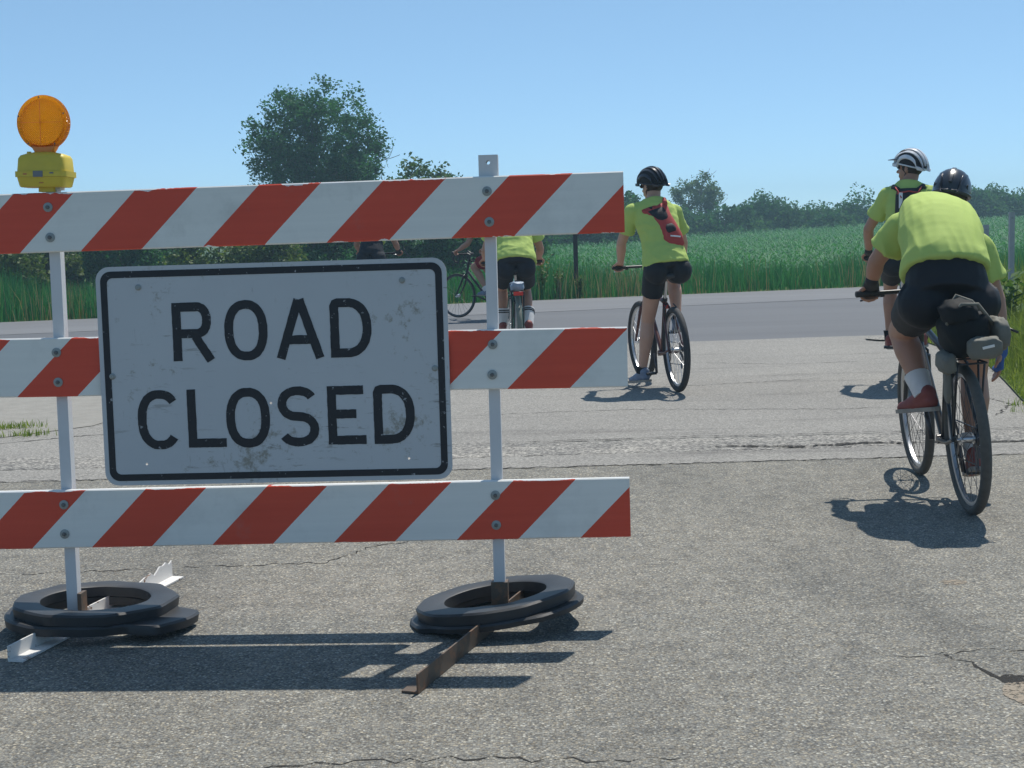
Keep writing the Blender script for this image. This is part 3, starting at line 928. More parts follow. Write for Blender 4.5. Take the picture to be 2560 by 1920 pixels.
def big_tree(name, label, loc, seed, trunks, leaf, size, per, mat, depth=3, spread=.42, cl=.42, ratio=.66, group=None, droop=0.0, minlv=1, up=.35, hull=None):
    root = empty(name, loc); tag(root, label, 'tree', group)
    segs, tips = limb_tree(trunks, seed, spread, depth, ratio=ratio, up=up)
    segs_mesh(segs).build('trunk', M['bark'], root, True)
    C = [np.array(t) for t, lv in tips if lv <= minlv]
    r = np.random.default_rng(seed)
    if hull:                                            # clumps that fill out the crown's dome
        (hx, hy, hz), (rx, ry, rz), m = hull
        while m > 0:
            d = r.normal(size=3); d /= np.linalg.norm(d)
            k = r.uniform(.25, 1) ** .45 * (1 + .09 * math.sin(3 * d[0] + seed) * math.cos(4 * d[2]))
            p = np.array((hx + d[0] * rx * k, hy + d[1] * ry * k, hz + d[2] * rz * k))
            if d[2] < -.55 and abs(d[0]) < .5: continue
            C.append(p); m -= 1
        C = [p for p in C if ((p[0] - hx) / rx) ** 2 + ((p[2] - hz) / rz) ** 2 < 1.03 or p[2] < hz - rz * .75 and abs(p[0] - hx) < rx * .6]
    rad = r.uniform(.6, 1.25, len(C)) * cl
    pts = clump_points(C, [np.array((k, k, k * .8)) for k in rad], [int(per * r.uniform(.5, 1.4)) for _ in C], seed, .5)
    V, F = leaves(pts, None, leaf, .55, droop, seed)
    link_mesh('crown', fast_mesh('crown', V, F), mat, root)
    return root, len(F)

def bush(name, label, loc, w, d, h, n, leaf, mat, seed, group, cat='bush', z0=0.0, stems=True, droop=0.0, clumps=None):
    """many-stemmed shrub: uneven lobes filled with leaves, on visible stems"""
    root = empty(name, loc); tag(root, label, cat, group)
    r = np.random.default_rng(seed)
    k = clumps or max(9, int(w * d * 2.2))
    C, Rr = [], []
    for i in range(k):
        a = r.uniform(0, 2 * math.pi); q = math.sqrt(r.uniform(0, 1))
        x, y = q * math.cos(a) * w / 2 * .85, q * math.sin(a) * d / 2 * .85
        rad = r.uniform(.15, .27) * min(w, h * 1.4)
        top = h * (1 - .50 * q ** 2.4) * r.uniform(.80, 1.04) - rad * .75
        zz = r.uniform(.05, 1) ** .55 * top
        C.append(np.array((x, y, max(zz, rad * .5)))); Rr.append(np.array((rad * 1.1, rad * 1.1, rad * .85)))
    per = [int(n / k * r.uniform(.6, 1.4)) for _ in C]
    pts = clump_points(C, Rr, per, seed, .45)
    pts = pts[pts[:, 2] > .03]
    V, F = leaves(pts, None, leaf, .6, droop, seed + 1)
    link_mesh('crown', fast_mesh('crown', V, F), mat, root)
    if stems:
        mb = MB(); rr = random.Random(seed)
        for c in C[:: max(1, k // 9)]:
            b = Vector((c[0] * .25, c[1] * .25, 0)); m = Vector(c) * .55 + Vector((rr.gauss(0, .08), rr.gauss(0, .08), 0))
            mb.tube([b, m, Vector(c)], [.035 * h / 2, .022 * h / 2, .008 * h / 2], 5)
        mb.build('trunk', M['bark'], root, True)
    return root

# the big tree behind the barricade
big_tree('shade_tree', 'tall round-crowned dark green tree rising behind the barricade', (-7.95, 60, -.2), 21,
         [((0, 0, 0), (-.20, 0, 1), 3.0, .15), ((.1, .1, 0), (.22, .1, 1), 3.0, .14), ((-.1, .1, 0), (.03, .2, 1), 3.3, .16), ((.05, -.1, 0), (-.42, -.1, 1), 2.7, .11), ((.1, -.1, 0), (.48, -.05, 1), 2.7, .11)],
         .15, .15, 60, M['leaf_dark'], depth=3, spread=.44, cl=.47, ratio=.62, hull=((0, 0, 4.75), (2.85, 2.6, 3.30), 330))
big_tree('small_tree', 'small loose-leaved tree peeking over the top rail right of the big tree', (-3.15, 52, -.2), 5,
         [((0, 0, 0), (-.30, 0, 1), 1.5, .06), ((.1, 0, 0), (.42, .1, 1), 1.45, .06), ((0, .1, 0), (.0, .0, 1), 1.55, .06)],
         .17, .17, 40, M['leaf_pale'], depth=2, spread=.5, cl=.40, ratio=.66, hull=((.10, 0, 3.0), (1.55, 1.1, 1.0), 64))
big_tree('willow_tree', 'pale wispy tree standing above the hedge right of the central rider', (14.2, 108, -.2), 9,
         [((0, 0, 0), (-.28, 0, 1), 2.5, .11), ((.1, 0, 0), (.30, .1, 1), 2.4, .11), ((0, .1, 0), (.02, .0, 1), 2.7, .11)],
         .20, .20, 22, M['leaf_pale'], depth=3, spread=.42, cl=.40, ratio=.58, hull=((0, 0, 3.3), (1.95, 1.5, 1.9), 80))

def XD(x, D): return (x - 1106.0) / 3072.0 * D
# left: shrubs along the far side of the cross road
L = [(-60, 41, 'yellow', 1.6, 2.1), (25, 38.5, 'yellow', 1.7, 2.0), (95, 40, 'yellow', 1.5, 2.2), (185, 43, 'dark', 2.0, 2.5), (290, 42, 'dark', 1.9, 2.5), (390, 43, 'mid', 1.9, 2.4), (480, 40, 'yellow', 1.7, 2.1),
     (575, 40, 'yellow', 1.8, 2.2), (660, 42, 'dark', 1.7, 2.5), (745, 43, 'dark', 1.8, 2.6), (835, 44, 'mid', 1.8, 2.6), (925, 43, 'dark', 1.9, 2.6), (1010, 43, 'dark', 1.8, 2.5), (1095, 45, 'mid', 1.8, 2.5)]
mats = {'yellow': M['leaf_yellow'], 'dark': M['leaf_dark'], 'mid': M['leaf_mid']}
words = {'yellow': 'yellow-green', 'dark': 'dark green', 'mid': 'mid green'}
where = ['at the photo left edge under the top rail', 'left of the left barricade post', 'just behind the left barricade post', 'right of the left post above the sign corner', 'above the left part of the sign',
         'second left of the big tree', 'left of the big tree trunk', 'under the big tree', 'right of the big tree trunk', 'behind the bars glimpsed above the sign', 'behind the rider above the sign', 'above the right corner of the sign', 'behind the rider with red shorts', 'behind the right barricade post']
for i, (x, D, k, w, h) in enumerate(L):
    bush('roadside_shrub', '%s leafy shrub %s' % (words[k], where[i]), (XD(x, D), D, -.3), w * 1.4, 2.2, h * 1.22, 8000, .12, mats[k], 100 + i, 'shrubs behind the left of the cross road')
# right: hedgerow beyond the crop field: display x, distance, top y, width px
Rh = [(1185, 76, 462, 90), (1250, 78, 455, 90), (1320, 80, 450, 90), (1385, 82, 442, 90), (1430, 92, 452, 80), (1490, 96, 462, 90), (1560, 96, 458, 90), (1615, 98, 452, 80), (1658, 100, 431, 120), (1712, 104, 456, 80), (1770, 102, 440, 90), (1808, 98, 460, 80),
      (1868, 104, 429, 110), (1925, 104, 447, 90), (1985, 104, 440, 90), (2050, 106, 430, 100), (2110, 106, 413, 105), (2165, 108, 411, 100), (2225, 108, 409, 110)]
wr = ['just right of the right barricade post', 'left of the dark roadside post', 'right of the dark roadside post', 'under the top rail end', 'left of the central rider', 'behind the central rider shoulder', 'under the wispy tree',
      'right of the wispy tree', 'tallest in the middle of the hedgerow', 'in the low gap of the hedgerow', 'with a rounded top before the two riders', 'low in front of the hedgerow', 'left of the white-helmeted rider arm', 'behind the white-helmeted rider', 'between the two right riders',
      'behind the dark helmet', 'right of the dark helmet', 'above the grey marker posts', 'at the photo right edge']
def yh(x): return 490 - .028 * (x - 1106)
for i, (x, D, yt, wp) in enumerate(Rh):
    h = EYE + (yh(x) - yt) / 3072 * D
    gz = float(field_z(np.array(XD(x, D)), np.array(float(D))))
    bush('hedgerow_tree', 'bushy green hedgerow tree %s' % wr[i], (XD(x, D), D, gz), wp / 3072 * D * 1.35, 3.2, (h - gz) * 1.34, 9500, .22, M['leaf_mid'] if i % 3 else M['leaf_dark'], 300 + i, 'hedgerow beyond the crop field', 'tree', clumps=30)

# ------------------------------------------------------------------ grasses and crop
def blades(P, H, W, lean, seed, seg=2, bend=.35):
    """grass blades: P (n,3) bases, H heights, W widths"""
    r = np.random.default_rng(seed); n = len(P)
    a = r.uniform(0, 2 * np.pi, n); ln = np.abs(r.normal(0, lean, n)) + .03
    dx, dy = np.cos(a) * ln, np.sin(a) * ln
    b = r.uniform(0, 2 * np.pi, n); wx, wy = np.cos(b) * W / 2, np.sin(b) * W / 2
    rows = []
    for k in range(seg + 1):
        t = k / seg
        c = P + np.stack([dx * H * t ** 1.8, dy * H * t ** 1.8, H * (t - bend * ln * t * t)], 1)
        f = (1 - t) ** .7 if k < seg else .04
        o = np.stack([wx * f, wy * f, np.zeros(n)], 1)
        rows.append((c - o, c + o))
    V = np.stack([q for pair in rows for q in pair], 1).reshape(-1, 3)
    m = 2 * (seg + 1); i = np.arange(n) * m
    F = np.concatenate([np.stack([i + 2 * k, i + 2 * k + 1, i + 2 * k + 3, i + 2 * k + 2], 1) for k in range(seg)])
    return V, F
M['grass_tall'] = leaf_mat('tall_grass', (0.022, 0.135, 0.064), (0.074, 0.260, 0.120), .42, .7, spec=.06)
M['grass_dry'] = leaf_mat('dry_grass', (0.22, 0.175, 0.10), (0.40, 0.32, 0.20), .3, .6, spec=.2)
M['grass_verge'] = leaf_mat('verge_grass', (0.11, 0.18, 0.035), (0.30, 0.36, 0.10), .45, .55, spec=.2)
M['corn'] = leaf_mat('corn_leaf', (0.020, 0.130, 0.052), (0.068, 0.255, 0.100), .40, .6, spec=.20)

n = 34000
x = rng.uniform(-15, 15, n); off = rng.uniform(.10, 5.2, n) ** 1.0
y = 26.5 + .25 * x + off
z = np.where(y > 28.5 + .25 * x, field_z(x, y), -.02)
hh = rng.uniform(.36, .80, n) * (1 + .35 * np.array([noise.noise(Vector((a * .9, b * .9, 3))) for a, b in zip(x, y)])) * (.55 + .45 * np.clip(off / 1.2, 0, 1)) * (1 + .15 * np.sin(x * 1.7) + .12 * np.sin(x * .6 + 2)) + np.where(x < -2.5, .14, 0)
V, F = blades(np.stack([x, y, z], 1), hh, rng.uniform(.012, .024, n), .22, 1)
o = link_mesh('tall_grass', fast_mesh('tall_grass', V, F), M['grass_tall']); tag(o, 'tall green roadside grass along the far edge of the cross road', 'grass', kind='stuff')
n = 1100
x = np.concatenate([rng.uniform(-15, 15, n // 2), rng.choice([1.6, 2.2, 2.6, -6.5, -8, 7.5], n // 2) + rng.normal(0, .6, n // 2)]); off = np.abs(rng.normal(0, .9, n)) + .05
y = 26.5 + .25 * x + off
V, F = blades(np.stack([x, y, np.full(n, -.03)], 1), rng.uniform(.25, .85, n), rng.uniform(.010, .020, n), .16, 2)
o = link_mesh('dry_grass', fast_mesh('dry_grass', V, F), M['grass_dry']); tag(o, 'dry straw-coloured grass stalks among the roadside grass', 'grass', kind='stuff')

# crop rows
def corn():
    P = []
    for row in np.arange(0, 95, .76):
        ys = 31.4 + row
        x0, x1 = -1.0 if ys < 46 else .0, .40 * ys + 4
        m = int((x1 - x0) / (.22 if ys < 60 else .36))
        xx = np.linspace(x0, x1, m) + rng.normal(0, .05, m)
        yy = ys + .25 * xx + rng.normal(0, .05, m)
        k = yy < 100
        P.append(np.stack([xx[k], yy[k]], 1))
    P = np.concatenate(P); n = len(P)
    Z = field_z(P[:, 0], P[:, 1]); H = rng.uniform(.74, 1.06, n) * (1 + .18 * np.array([noise.noise(Vector((a * .35, b * .35, 9))) for a, b in P]))
    VV, FF, base = [], [], 0
    for k in range(7):
        t = .25 + .75 * k / 6
        a = rng.uniform(0, 2 * np.pi, n) ; L_ = rng.uniform(.32, .52, n) * (1.1 - .35 * t)
        w = rng.uniform(.035, .06, n)
        d = np.stack([np.cos(a), np.sin(a), np.zeros(n)], 1); s = np.stack([-np.sin(a), np.cos(a), np.zeros(n)], 1)
        b = np.stack([P[:, 0], P[:, 1], Z + H * t * .74], 1)
        rows = []
        for q, (r_, zz, f) in enumerate(((0, 0, .7), (.45, .26, 1), (.8, .24, .8), (1.0, .04, .1))):
            c = b + d * (L_ * r_)[:, None] + np.array((0, 0, 1)) * (L_ * zz)[:, None]
            rows += [c - s * (w * f / 2)[:, None], c + s * (w * f / 2)[:, None]]
        V = np.stack(rows, 1).reshape(-1, 3)
        i = base + np.arange(n) * 8
        FF.append(np.concatenate([np.stack([i + 2 * q, i + 2 * q + 1, i + 2 * q + 3, i + 2 * q + 2], 1) for q in range(3)]))
        VV.append(V); base += len(V)
    return fast_mesh('crop', np.concatenate(VV), np.concatenate(FF)), n
me, ncorn = corn()
o = link_mesh('corn_crop', me, M['corn']); tag(o, 'green knee-high corn crop filling the field behind the road', 'crop', kind='stuff')

# near verge on the right
def in_poly(x, y, poly):
    ins = np.zeros(len(x), bool); j = len(poly) - 1
    for i in range(len(poly)):
        xi, yi = poly[i]; xj, yj = poly[j]
        c = ((yi > y) != (yj > y)) & (x < (xj - xi) * (y - yi) / (yj - yi + 1e-12) + xi)
        ins ^= c; j = i
    return ins
n = 110000
x = rng.uniform(3.3, 9.0, n); y = rng.uniform(8.6, 17.6, n)
k = in_poly(x, y, verge_poly) & (x < .42 * y + 1.2); x, y = x[k], y[k]
edge = np.clip((x - np.interp(y, [6, 8, 9.6, 10.4, 11.6, 12.8, 14.6, 16], [3.35, 3.4, 3.60, 3.76, 4.05, 4.30, 4.45, 4.55])) / .5, .22, 1)
hh = rng.uniform(.14, .50, len(x)) * edge * (1 + .65 * np.clip((y - 12.5) / 2.0, 0, 1) * np.clip((x - 4.5) / .5, 0, 1)) * (1 + .3 * np.sin(x * 3 + y))
V, F = blades(np.stack([x, y, np.full(len(x), .015)], 1), hh, rng.uniform(.007, .015, len(x)), .45, 3)
o = link_mesh('verge_grass', fast_mesh('verge_grass', V, F), M['grass_verge']); tag(o, 'sunlit rough grass on the verge at the right', 'grass', kind='stuff')
n = 700
t = rng.choice(6, n); cx = np.array([-3.78, -3.62, -3.45, -4.0, 3.66, 3.72])[t]; cy = np.array([10.35, 10.42, 9.95, 10.0, 9.75, 10.1])[t]
V, F = blades(np.stack([cx + rng.normal(0, .10, n), cy + rng.normal(0, .05, n), np.full(n, .012)], 1), rng.uniform(.02, .07, n), rng.uniform(.005, .010, n), .6, 4)
o = link_mesh('grass_tufts', fast_mesh('grass_tufts', V, F), M['grass_verge']); tag(o, 'small grass tufts growing in the road edge cracks', 'grass', kind='stuff')

# broad-leaved weeds
M['weed'] = leaf_mat('broad_weed_leaf', (0.05, 0.12, 0.035), (0.12, 0.20, 0.07), .35, .65, spec=.15)
def weed(label, loc, h, n, seed, leaf=.15, mat='weed', name='broadleaf_plant', group=None, cat='plant'):
    root = empty(name, loc); tag(root, label, cat, group)
    r = random.Random(seed); st = MB(); lv = MB()
    for s in range(n):
        a = r.uniform(0, 6.28); tilt = r.uniform(.05, .28)
        d = Vector((math.cos(a) * tilt, math.sin(a) * tilt, 1)).normalized(); H = h * r.uniform(.65, 1.05)
        st.tube([(0, 0, 0), d * H * .5, d * H], [.008, .006, .003], 5)
        for k in range(9):
            t = .2 + .8 * k / 8; b = k * 2.4 + r.uniform(-.4, .4)
            o = Vector((math.cos(b), math.sin(b), .75)).normalized(); L_ = leaf * r.uniform(.7, 1.2) * (1.15 - .5 * t); sd = Vector((-math.sin(b), math.cos(b), 0))
            p = d * H * t
            P = [p, p + o * L_ * .4 + sd * L_ * .23, p + o * L_ + Vector((0, 0, -.18 * L_)), p + o * L_ * .4 - sd * L_ * .23]
            lv.add(P, [(0, 1, 2), (0, 2, 3)])
    st.build('stem', M['grass_verge'], root); tag(lv.build('leaf_cluster', M[mat], root), kind='stuff')
    return root
weed('tall broad-leaved weed growing beneath the grey marker post', (5.10, 14.4, .01), .80, 7, 3, .24)
weed('low broad-leaved weed at the photo right edge of the verge', (5.30, 14.2, .01), .62, 7, 8, .22)
weed('yellow-green bushy weed left of the dark roadside post', (.62, 27.3, -.02), .95, 16, 11, .13, 'leaf_yellow')
weed('yellow-green bushy weed at the foot of the roadside grass by the striped socks rider', (.95, 27.2, -.02), .62, 14, 12, .12, 'leaf_yellow')
weed('low leafy weed between the dark roadside post and the yellow weed', (1.35, 27.3, -.02), .45, 12, 13, .12, 'weed')

# posts
M['dark_post'] = simple('dark_treated_wood', (0.035, 0.034, 0.034), .8, vary=.3)
M['grey_post'] = simple('grey_weathered_post', (0.36, 0.37, 0.38), .6, vary=.15)
def post(label, loc, h, w, d, mat, channel=False):
    root = empty('roadside_post', loc); tag(root, label, 'post')
    p = MB(); hw, hd = w / 2, d / 2
    if channel:
        t = .006
        p.prism([(-hw, -hd), (hw, -hd), (hw, hd), (hw - t, hd), (hw - t, -hd + t), (-hw + t, -hd + t), (-hw + t, hd), (-hw, hd)], -.3, h)
        p.build('shaft', M[mat], root)
        MB().lathe([(.0005, 0), (.012, 0), (.012, .004), (.0005, .004)], (0, -hd - .0005, h - .06), (0, -1, 0), 10).build('bolt', M['washer'], root)
    else:
        p.box((0, 0, h / 2 - .15), (w, d, h + .3), bev=.008); p.build('shaft', M[mat], root)
        MB().box((0, 0, h + .006), (w * 1.04, d * 1.04, .012), bev=.003).build('cap', M[mat], root)
    return root
post('thin dark roadside post standing in the grass behind the barricade end', (1.30, 27.6, -.02), 1.62, .085, .085, 'dark_post')
post('taller grey marker post at the photo right edge', (5.235, 14.85, .0), 1.39, .052, .04, 'grey_post', True)
post('shorter grey marker post beside the bent rider shoulder', (6.10, 18.25, .0), 1.24, .075, .05, 'grey_post', True)

# ------------------------------------------------------------------ bicycles
M['red_paint'] = simple('red_frame_paint', (0.30, 0.030, 0.028), .32, vary=.12)
M['maroon_paint'] = simple('dark_red_frame_paint', (0.085, 0.022, 0.022), .35)
M['green_paint'] = simple('green_frame_paint', (0.025, 0.12, 0.075), .35)
M['black_paint'] = simple('black_frame_paint', (0.02, 0.021, 0.025), .35)
M['blue_paint'] = simple('blue_frame_paint', (0.03, 0.06, 0.16), .35)
M['reflector'] = simple('red_reflector', (0.62, 0.03, 0.02), .25)
M['grey_paint'] = simple('dull_green_grey_paint', (0.16, 0.17, 0.13), .55, vary=.2)
M['shirt'] = simple('lime_jersey', (0.44, 0.56, 0.15), .8, spec=.2, vary=.07, scale=12)
M['green_shirt'] = simple('green_jersey', (0.05, 0.26, 0.07), .8, spec=.2)
M['shorts'] = simple('black_lycra', (0.012, 0.013, 0.017), .65, spec=.3)
M['grey_shorts'] = simple('charcoal_shorts', (0.026, 0.027, 0.034), .8, spec=.2)
M['red_shorts'] = simple('red_shorts', (0.22, 0.022, 0.028), .8, spec=.2)
M['skin'] = simple('tanned_skin', (0.40, 0.215, 0.145), .5, spec=.35, vary=.08, scale=18)
M['skin_light'] = simple('light_skin', (0.50, 0.29, 0.205), .5, spec=.35, vary=.08, scale=18)
M['hair'] = simple('dark_hair', (0.03, 0.02, 0.014), .7, vary=.3, scale=80)
M['helmet_dark'] = simple('dark_helmet_shell', (0.030, 0.036, 0.050), .28, vary=.1)
M['helmet_foam'] = simple('helmet_foam', (0.012, 0.012, 0.014), .8)
M['helmet_white'] = simple('white_helmet_shell', (0.66, 0.67, 0.70), .28)
M['sock'] = simple('white_sock', (0.66, 0.65, 0.64), .9, spec=.1)
M['sock_black'] = simple('black_sock', (0.02, 0.02, 0.022), .9, spec=.1)
M['shoe_red'] = simple('red_shoe', (0.22, 0.045, 0.035), .6, vary=.25, scale=25)
M['shoe_grey'] = simple('grey_blue_shoe', (0.16, 0.20, 0.28), .6, vary=.4, scale=25)
M['sole'] = simple('shoe_sole', (0.30, 0.27, 0.23), .8, vary=.3)
M['glove'] = simple('black_glove', (0.022, 0.022, 0.026), .7)
M['glove_blue'] = simple('blue_glove', (0.035, 0.10, 0.30), .7)
M['pack_red'] = simple('red_pack_fabric', (0.42, 0.050, 0.045), .75, vary=.15)
M['pack_black'] = simple('black_pack_fabric', (0.02, 0.02, 0.024), .8)
M['bag_black'] = simple('black_nylon', (0.010, 0.0115, 0.0125), .75, spec=.2, vary=.3, scale=20, bump=.2)
M['bag_grey'] = simple('grey_nylon', (0.15, 0.147, 0.122), .8, vary=.2, bump=.15)
M['eye'] = simple('dark_glasses', (0.01, 0.01, 0.012), .15)

def wheel(parent, y, R, tr, rim_mat, tyre_mat, steer=None, nsp=28, spoke='steel'):
    c = Vector((0, y, R))
    ax = Vector((1, 0, 0))
    w = MB(); rr = R - tr * 1.7
    w.lathe([(rr - .020, -.008), (rr - .006, -.0105), (rr, -.0105), (rr, .0105), (rr - .006, .0105), (rr - .020, .008)], c, ax, 56)
    wo = w.build('wheel', M[rim_mat], parent, True, 35)
    t = MB(); t.torus(c, ax, R - tr, tr, 64, 10); t.build('tyre', M[tyre_mat], wo, True)
    s = MB()
    for i in range(nsp):
        a = 2 * math.pi * i / nsp; b = a + (.32 if i % 4 < 2 else -.32); sx = .030 if i % 2 else -.030
        s.tube([c + Vector((sx, .022 * math.cos(b), .022 * math.sin(b))), c + Vector((0, (rr - .018) * math.cos(a), (rr - .018) * math.sin(a)))], .0014, 4)
    so = s.build('spokes', M[spoke], wo); so['kind'] = 'stuff'
    h = MB(); h.lathe([(.0005, -.045), (.007, -.045), (.007, -.034), (.026, -.033), (.026, -.028), (.013, -.026), (.013, .026), (.026, .028), (.026, .033), (.007, .034), (.007, .045), (.0005, .045)], c, ax, 18)
    h.build('hub', M['alloy'], wo, True, 40)
    return wo

def bicycle(name, label, loc, rot, paint, R=.345, tr=.022, crank=0.0, sz=.95, bz=1.0, by=.83, bars='flat', tyre='black_rubber', rack=False, steer=0.0, fender=None, group=None, saddle_y=.20, rim='alloy', spoke='steel'):
    b = empty(name, (loc[0], loc[1], .012), rot)
    tag(b, label, 'bicycle', group)
    P = M[paint]
    wheel(b, 0, R, tr, rim, tyre, spoke=spoke)
    fr = empty('front_wheel_assembly')
    WB = 1.05
    # steering assembly turned about the head axis is baked into the parts below
    st = Matrix.Translation((0, .86, 0)) @ Matrix.Rotation(steer, 4, 'Z') @ Matrix.Translation((0, -.86, 0))
    bpy.data.objects.remove(fr)
    n0 = len(b.children)
    fw = wheel(b, WB, R, tr, rim, tyre, spoke=spoke)
    BB = Vector((0, .435, .285)); SC = Vector((0, .265, .74)); HT = Vector((0, .815, .865)); HB = Vector((0, .865, .70))
    f = MB()
    f.tube([BB, SC], .0165, 12); f.tube([SC + Vector((0, .005, -.03)), HT + Vector((0, .008, -.03))], .0165, 12)
    f.tube([HB + Vector((0, -.004, .03)), BB], .020, 12); f.tube([HT, HB], .023, 12)
    for s in (-1, 1):
        f.tube([BB + Vector((s * .030, -.02, 0)), Vector((s * .055, .16, .31)), Vector((s * .062, 0, R))], [.012, .010, .009], 8)
        f.tube([SC + Vector((s * .014, 0, -.03)), Vector((s * .045, .15, .60)), Vector((s * .062, 0, R))], [.009, .009, .008], 8)
    f.tube([BB - Vector((.036, 0, 0)), BB + Vector((.036, 0, 0))], .024, 14)
    f.build('frame', P, b, True, 50)
    k = MB()
    k.tube([HB, Vector((0, .885, .655))], .018, 10)
    for s in (-1, 1): k.tube([Vector((0, .885, .66)), Vector((s * .048, .895, .645)), Vector((s * .058, .955, .50)), Vector((s * .058, WB, R))], [.016, .016, .014, .009], 10)
    fk = k.build('fork', P, b, True, 50)
    m = MB(); m.tube([HT, Vector((0, .805, .895)), Vector((0, .80, bz - .02)), Vector((0, by + .01, bz))], [.018, .018, .016, .017], 10)
    sm = m.build('stem', M['black_plastic'], b, True, 50)
    moving = [fw, fk, sm]
    h = MB()
    if bars == 'flat':
        h.tube([(-.30, by - .05, bz + .008), (-.16, by - .012, bz + .004), (0, by + .01, bz), (.16, by - .012, bz + .004), (.30, by - .05, bz + .008)], .0115, 10)
        hb = h.build('handlebar', M['black_plastic'], b, True)
        for s in (-1, 1):
            g = MB(); g.tube([(s * .315, by - .055, bz + .009), (s * .26, by - .038, bz + .007), (s * .195, by - .021, bz + .005)], .0165, 10); g.build('grip', M['black_rubber'], hb, True)
            v = MB(); v.tube([(s * .165, by + .0, bz - .004), (s * .20, by + .035, bz - .015), (s * .285, by + .012, bz - .030)], [.009, .007, .005], 7); v.build('brake_lever', M['alloy'] if paint != 'black_paint' else M['dark_steel'], hb, True)
            v = MB(); v.box((s * .178, by - .010, bz - .004), (.022, .034, .028), bev=.006); v.build('shifter', M['black_plastic'], hb)
    else:
        for_s = []
        pts = [(-.21, by + .02, bz - .13), (-.21, by + .08, bz - .12), (-.21, by + .12, bz - .06), (-.205, by + .09, bz - .005), (-.20, by + .04, bz), (0, by + .01, bz)]
        h.tube(pts + [(-x, y, z) for x, y, z in pts[-2::-1]], .0125, 10)
        hb = h.build('handlebar', M['black_rubber'], b, True)
        for s in (-1, 1):
            v = MB(); v.capsule((s * .205, by + .085, bz + .0), (s * .205, by + .135, bz + .03), .018, .015, 10); v.tube([(s * .205, by + .14, bz + .02), (s * .205, by + .155, bz - .04), (s * .205, by + .14, bz - .09)], .006, 6)
            v.build('brake_lever', M['black_plastic'], hb, True)
    moving.append(hb)
    for o in moving: o.matrix_parent_inverse = Matrix.Identity(4); o.matrix_local = st
    q = MB(); sp = SC + (SC - BB).normalized() * (sz - .055 - SC.z) / ((SC - BB).normalized().z)
    q.tube([SC, sp], .0135, 12); q.build('seatpost', M['alloy'], b, True, 50)
    cl = MB(); cl.lathe([(.014, -.012), (.021, -.012), (.021, .012), (.014, .012)], SC, SC - BB, 16); cl.build('seat_clamp', M['black_plastic'], b, True, 40)
    s = MB(); Y = sp.y
    rings = []
    for yy, w_, th in ((-.11, .035, .02), (-.10, .068, .03), (-.06, .075, .034), (0, .055, .03), (.07, .028, .028), (.13, .020, .026), (.155, .012, .016)):
        ring = []
        for j in range(12):
            a = 2 * math.pi * j / 12
            ring.append((w_ * math.cos(a), Y + yy, sz - .022 + .010 * (yy < -.03) + th * .7 * math.sin(a) * (1 if math.sin(a) > 0 else 1.1)))
        rings.append(ring)
    s.loft(rings); s.build('saddle', M['black_plastic'], b, True)
    # drivetrain
    ca = crank
    def cp(side, r=.17): 
        a = ca + (0 if side > 0 else math.pi)
        return Vector((0, BB.y + r * math.sin(a), BB.z + r * math.cos(a)))
    for side in (-1, 1):
        e = cp(side); c = MB(); c.tube([(side * .062, BB.y, BB.z), (side * .072, e.y, e.z)], [.015, .011], 8); c.build('crank_arm', M['dark_steel'], b, True)
        pd = MB(); pd.box((side * .122, e.y, e.z), (.085, .075, .018), bev=.004); pd.tube([(side * .072, e.y, e.z), (side * .09, e.y, e.z)], .007, 8); pd.build('pedal', M['black_plastic'], b)
    cr = MB(); cr.lathe([(.062, -.002), (.092, -.002), (.092, .002), (.062, .002)], (.050, BB.y, BB.z), (1, 0, 0), 36)
    for i in range(5):
        a = i * 1.2566; cr.tube([(.050, BB.y, BB.z), (.050, BB.y + .07 * math.sin(a), BB.z + .07 * math.cos(a))], .006, 6)
    cr.build('chainring', M['dark_steel'], b)
    cs = MB()
    for i in range(5): cs.lathe([(.018, 0), (.05 - .006 * i, 0), (.05 - .006 * i, .002), (.018, .002)], (.036 + .005 * i, 0, R), (1, 0, 0), 24)
    cs.build('cassette', M['dark_steel'], b)
    ch = MB(); ch.tube([(.050, BB.y, BB.z + .092), (.046, 0, R + .046)], .0035, 5); ch.tube([(.050, BB.y, BB.z - .092), (.046, .035, R - .13)], .0035, 5); ch.build('chain', M['dark_steel'], b)
    de = MB(); de.box((.052, .012, R - .065), (.016, .03, .06), bev=.004); de.box((.050, .03, R - .115), (.010, .022, .075), bev=.003)
    for z in (R - .085, R - .145): de.lathe([(.003, -.004), (.018, -.004), (.018, .004), (.003, .004)], (.048, .032, z), (1, 0, 0), 14)
    de.build('derailleur', M['dark_steel'], b)
    for y0, z0, nm in ((.118, .665, 'rear_brake'), (.905, .655, 'front_brake')):
        bk = MB()
        for sd in (-1, 1): bk.tube([(sd * .05, y0 + .01, z0 - .05), (sd * .048, y0 - .008, z0 + .02), (sd * .024, y0 - .004, z0 + .05)], [.008, .007, .004], 6); bk.box((sd * .024, y0, z0 - .03), (.014, .05, .012))
        bk.build('brake', M['black_plastic'], b, True)
    MB().box((0, saddle_y + .04, .68), (.05, .012, .03), bev=.004).build('rear_reflector', M['reflector'], b)
    if rack:
        r_ = MB(); rz = .735 if rack is True else rack
        for sd in (-1, 1):
            r_.tube([(sd * .055, .22, rz - .02), (sd * .055, .12, rz), (sd * .055, -.20, rz)], .005, 6)
            r_.tube([(sd * .058, -.0, R + .02), (sd * .060, -.04, rz)], .005, 6); r_.tube([(sd * .058, -.0, R + .02), (sd * .060, -.15, rz)], .005, 6)
        r_.tube([(-.055, -.20, rz), (.055, -.20, rz)], .005, 6); r_.tube([(-.055, .0, rz), (.055, .0, rz)], .004, 6); r_.tube([(-.055, .12, rz), (.055, .12, rz)], .004, 6)
